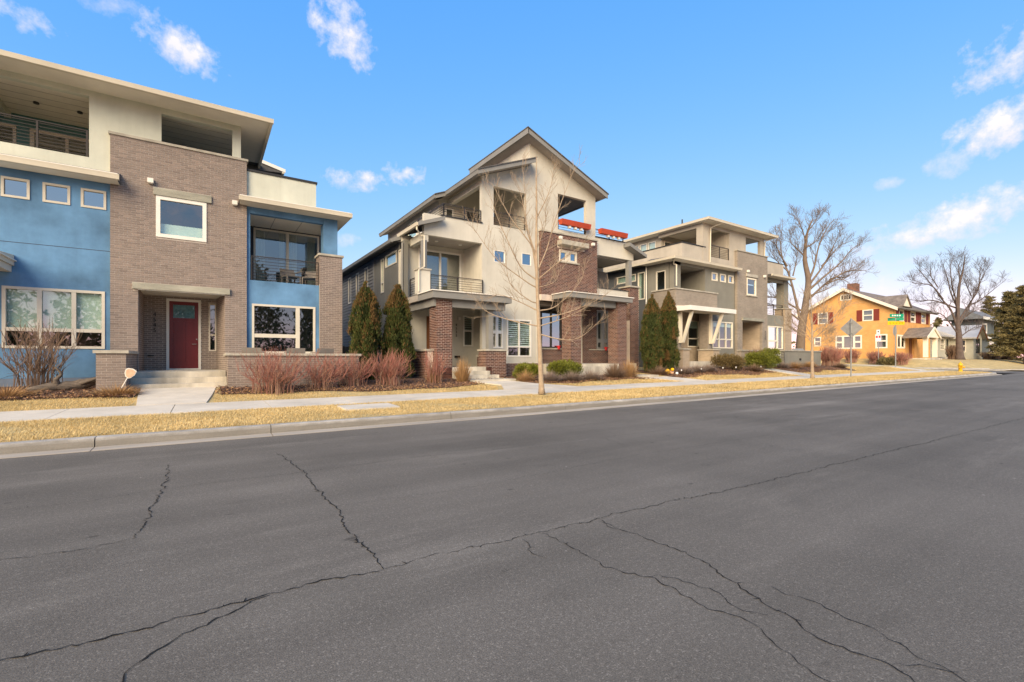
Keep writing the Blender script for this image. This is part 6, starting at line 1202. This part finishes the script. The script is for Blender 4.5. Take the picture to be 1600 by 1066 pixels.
def tuft(name, x, y, H, W, n, seed, mt, label, group, zf=gz, width=.010, up=1.):
    rng = np.random.default_rng(seed); z = zf(x, y); o = np.array([x, y, z]); a = rng.uniform(0, 2*np.pi, n); rr = W/2*rng.uniform(0, 1, n)**.6; h = H*(.30+.78*rng.random(n))*(1.12-.55*(rr/(W/2))**2)*up
    B = o+np.stack([rr*.35*np.cos(a), rr*.35*np.sin(a), np.full(n, -.02)], 1); T = o+np.stack([rr*1.25*np.cos(a), rr*1.25*np.sin(a), h], 1)+rng.normal(0, .06, (n, 3)); M_ = (B*.45+T*.55)+np.array([0, 0, 1])*(h*.10)[:, None]; s = np.stack([-np.sin(a+rng.normal(0, 1, n)), np.cos(a), np.zeros(n)], 1)*width/2
    V = np.stack([B-s, B+s, M_+s*.8, M_-s*.8, T], 1).reshape(-1, 3); i = np.arange(n)*5; F1 = np.stack([i, i+1, i+2, i+3], 1); F2 = np.stack([i+3, i+2, i+4, i+4], 1)
    Ft = np.concatenate([np.stack([i, i+1, i+2], 1), np.stack([i, i+2, i+3], 1), np.stack([i+3, i+2, i+4], 1)]); at = rng.uniform(0, 1, n); ob = mesh_np(name, V, Ft, mt, None, np.concatenate([at, at, at])); base_origin(ob, (x, y, z)); tag(ob, label, 'grass' if 'grass' in name else 'perennial', group); return ob
GT = 'clumps in the front beds'
tuft('ornamental_grass', 8.15, 15.7, .95, .75, 900, 1, M_tang, 'tall tan ornamental grass clump before the tan house steps', GT); tuft('ornamental_grass', 7.0, 15.8, .55, .7, 500, 2, M_tang, 'pale yellow grass clump left of the tan house column base', GT)
tuft('ornamental_grass', 10.9, 15.4, .45, 1.0, 700, 3, M_tang, 'low rusty grass clump right of the tan house steps', GT); tuft('ornamental_grass', 16.0, 15.4, .75, 1.3, 1200, 4, M_twigb, 'brown dead perennial mound before the right porch steps', GT); tuft('ornamental_grass', 17.1, 15.5, .9, 1.0, 900, 5, M_tang, 'rusty upright grass clump before the right brick column', GT)
for i, (x, y, lb) in enumerate(((11.9, 15.1, 'grey perennial mound left of the young tree, before the green shrub'), (13.0, 15.0, 'grey perennial mound just right of the young tree trunk'), (14.2, 15.1, 'grey perennial mound before the larger yellow green shrub'), (21.3, 15.5, 'grey perennial mound before the left taupe juniper'), (22.5, 15.6, 'pale grey perennial mound before the right taupe juniper'), (23.6, 15.6, 'grey perennial mound left of the brownish leafy shrub'))): tuft('perennial_mound', x, y, .42, 1.25, 1100, 20+i, M_lav, lb, 'grey perennial mounds', width=.012)
for i, (x, y, lb) in enumerate(((19.7, 15.8, 'rusty mound beside the yellow garden ornament'), (27.6, 15.2, 'dark brown mound left of the taupe porch walkway'), (32.2, 15.8, 'pinkish dry mound before the taupe patio steps'), (33.6, 15.7, 'tan mound at the left foot of the garden wall'), (36.2, 15.9, 'yellow grass mound at the middle of the garden wall'), (39.9, 15.4, 'low reddish mound at the right end of the garden wall'), (-3.9, 15.6, 'flattened tan clump at the left edge of the mulch bed'), (-1.9, 15.4, 'dry tan clump around the leaning yard sign'))): tuft('ornamental_grass', x, y, .45 if x > 0 else .22, 1.3, 900, 40+i, [M_twigb, M_twigb, M_lav, M_tang, M_tang, M_twigb, M_tang, M_tang][i], lb, GT, width=.012)
def log():
    x, y = -3.0, 16.6; z = gz(x, y)+.12; t = thing('driftwood_log', 'weathered driftwood log lying in mulch beside the brick pier', 'log', (x, y, z-.12)); rng = random.Random(3)
    P = smooth_path([(-3.75, 16.5, z-.06), (-3.35, 16.55, z), (-2.95, 16.6, z+.02), (-2.6, 16.6, z+.10), (-2.35, 16.7, z+.22)], 4); MB().tube(P, [.05+.09*math.sin(math.pi*min(1, i/(len(P)-1)*.9+.05))*rng.uniform(.8, 1.15) for i in range(len(P))], 9).build('trunk', M_log, t, True)
    MB().tube(smooth_path([(-3.2, 16.55, z), (-3.22, 16.5, z+.2), (-3.12, 16.5, z+.34), (-3.24, 16.48, z+.52)], 3), [.09, .08, .07, .06, .05, .04, .035, .03, .025, .015], 7).build('branch', M_log, t, True); MB().tube(smooth_path([(-2.9, 16.6, z), (-2.65, 16.45, z+.12), (-2.42, 16.4, z+.2)], 3), [.07, .065, .06, .05, .045, .04, .03], 7).build('branch', M_log, t, True)
log()
# ------------------------------------------------------------------ mulch beds, chips, grass
def bed_front(x): return 14.62+.22*math.sin(x*.9)+.12*math.sin(x*2.3+1)+(.55 if x < 0 else 0)
def near_walk(x, y):
    for (x0, y0, x1, y1, hw) in ((-.63, 13.4, -.6, 16.5, .85), (10.2, 13.4, 9.4, 15.6, .95), (19.4, 13.4, 18.4, 15.2, .95), (30.8, 13.4, 29.9, 15.7, .9)):
        if y0-.2 < y < y1+.2:
            c = x0+(x1-x0)*(y-y0)/(y1-y0)
            if abs(x-c) < hw: return True
    return False
def beds():
    for a, b, nm in ((-9, -1.45, 1), (.35, 8.6, 2), (10.8, 17.6, 3), (19.6, 29.2, 4), (31.2, 40.5, 5)):
        xs = list(np.arange(a, b+.01, .3)); V = []; n = 9
        for x in xs:
            f = bed_front(x); e = 19.0
            if nm == 3: f += .1
            for j in range(n): y = f+(18.3-f)*(j/(n-1))**1.3; V.append((x, y, gz(x, y)+(.004 if j == 0 else .035)))
        F = [(i*n+j, (i+1)*n+j, (i+1)*n+j+1, i*n+j+1) for i in range(len(xs)-1) for j in range(n-1)]
        tag(mesh_np('mulch_bed', V, F, M_mulch, smooth=True), kind='structure')
beds()
def chips():
    rng = np.random.default_rng(2); X = []; 
    while len(X) < 15000:
        x = -7+46*rng.random()**1.6; y = bed_front(x)+rng.exponential(.8)-.05
        if y > 17.5 or near_walk(x, y) or x > 40: continue
        X.append((x, y, gz(x, y)+.045+rng.uniform(0, .02)))
    C = np.array(X); n = len(C); a = rng.uniform(0, 2*np.pi, n); D = np.stack([np.cos(a), np.sin(a), rng.normal(0, .35, n)], 1); D /= np.linalg.norm(D, axis=1)[:, None]
    V, F = leaf_cloud(C, D, .07, .03, rng); tag(mesh_np('mulch_chips', V, F, M_chip, None, rng.uniform(0, 1, n)), 'loose bark mulch chips covering the front beds', 'mulch', kind='stuff')
    X = []
    while len(X) < 3500:
        x = -7+40*rng.random()**1.5; y = bed_front(x)+abs(rng.normal(0, .5))-.15
        if y > 17 or near_walk(x, y): continue
        X.append((x, y, gz(x, y)+.06+rng.uniform(0, .02)))
    C = np.array(X); n = len(C); a = rng.uniform(0, 2*np.pi, n); D = np.stack([np.cos(a), np.sin(a), rng.normal(0, .4, n)], 1); D /= np.linalg.norm(D, axis=1)[:, None]
    V, F = leaf_cloud(C, D, .045, .028, rng); tag(mesh_np('leaf_litter', V, F, M_leafl, None, rng.uniform(0, 1, n)), 'dry fallen leaves scattered along the bed edges', 'leaves', kind='stuff')
chips()
def grass():
    rng = np.random.default_rng(9); N = 560000; x = -9+61*rng.random(N)**1.75
    y = np.where(rng.random(N) < .66, rng.uniform(9.20, 11.62, N), rng.uniform(13.43, 15.6, N)); keep = np.ones(N, bool)
    bf = 14.62+.22*np.sin(x*.9)+.12*np.sin(x*2.3+1)+np.where(x < 0, .55, 0)
    keep &= ~((y > 13) & (y > bf+rng.normal(0, .06, N)) & (x < 40)); keep &= ~((x > 2.52) & (x < 3.78) & (y > 10.32) & (y < 11.23))
    for (x0, y0, x1, y1, hw) in ((-.63, 13.4, -.6, 16.5, .80), (10.25, 13.4, 9.4, 15.6, 1.0), (19.4, 13.4, 18.4, 15.2, .82), (30.85, 13.4, 29.9, 15.7, .8)): keep &= ~((y > 13) & (np.abs(x-(x0+(x1-x0)*(y-y0)/(y1-y0))) < hw+.9*np.clip((14.4-y), 0, 1)*(x0 > 10)*(x0 < 11)))
    keep &= x < XE-4.6; patch = np.sin(x*1.7+y*2.1)+np.sin(x*.63-y*1.3+2)+np.sin(x*4.1+y*3.3)*.6+rng.normal(0, .9, N); keep &= patch > -1.35; bare = (np.hypot(x-8.66, y-11.33) < .34); keep &= ~bare
    x, y, patch = x[keep], y[keep], patch[keep]; n = len(x); z = np.array([gz(a, b) for a, b in zip(x, y)]); C = np.stack([x, y, z-.004], 1); far = np.clip((x-4)/25, 0, 1)
    a = rng.uniform(0, 2*np.pi, n); lie = rng.uniform(.35, 1.15, n); D = np.stack([np.cos(a)*lie, np.sin(a)*lie, rng.uniform(.25, 1.0, n)], 1); D /= np.linalg.norm(D, axis=1)[:, None]; L_ = (.04+.035*rng.random(n))*(1+.5*far); s = np.stack([-np.sin(a), np.cos(a), np.zeros(n)], 1)*((.0032+.003*rng.random(n))*(1+2.6*far))[:, None]
    V = np.stack([C-s, C+s, C+D*L_[:, None]], 1).reshape(-1, 3); tag(mesh_np('dry_grass', V, np.arange(3*n).reshape(-1, 3), M_grass, None, np.clip(.45-patch*.13+rng.normal(0, .22, n), 0, 1)), 'dormant straw coloured grass on the verge and front lawns', 'grass', kind='stuff')
grass()
# trees across the street behind the viewer: only their mirror image shows, in the window panes
def mirror_trees():
    rng = np.random.default_rng(77); Cs = []; Ds = []
    for i, (x, y, H, W) in enumerate(((-16, -22, 11, 7), (-9, -26, 13, 8), (-2, -23, 9, 6), (5, -27, 12, 8), (12, -24, 10, 7), (21, -26, 12, 8), (31, -25, 11, 8), (-24, -24, 12, 8), (42, -27, 12, 9))):
        n = 4200; q = rng.random(n)**1.3; a = rng.uniform(0, 2*np.pi, n); r = W/2*(1.02-q)**.7*rng.uniform(.3, 1, n)**.4; Cs.append(np.stack([x+r*np.cos(a), y+r*np.sin(a), 1+q*H], 1)); Ds.append(rng.normal(0, 1, (n, 3)))
    C = np.concatenate(Cs); D = np.concatenate(Ds); D /= np.linalg.norm(D, axis=1)[:, None]; V, F = leaf_cloud(C+rng.normal(0, .55, C.shape), D, .5, .26, rng); tag(mesh_np('far_wood', V, F, M_fir, None, rng.uniform(0, 1, len(C))), 'row of dark conifers across the street mirrored in the window panes', 'trees', kind='stuff')
mirror_trees()
# horizon trees beyond the houses
def horizon():
    rng = np.random.default_rng(5); n = 16000; X = []; 
    x = rng.uniform(120, 420, n); y = rng.uniform(30, 60, n)+(x-120)*.12; q = rng.random(n); hgt = 6+5*np.sin(x*.13)+3*np.sin(x*.31); C = np.stack([x, y, q*hgt], 1); D = rng.normal(0, 1, (n, 3)); D /= np.linalg.norm(D, axis=1)[:, None]; V, F = leaf_cloud(C, D, 1.1, .6, rng)
    tag(mesh_np('horizon_trees', V, F, M_fir, None, rng.uniform(0, 1, n)), 'hazy line of trees on the far horizon', 'trees', kind='stuff')
horizon()
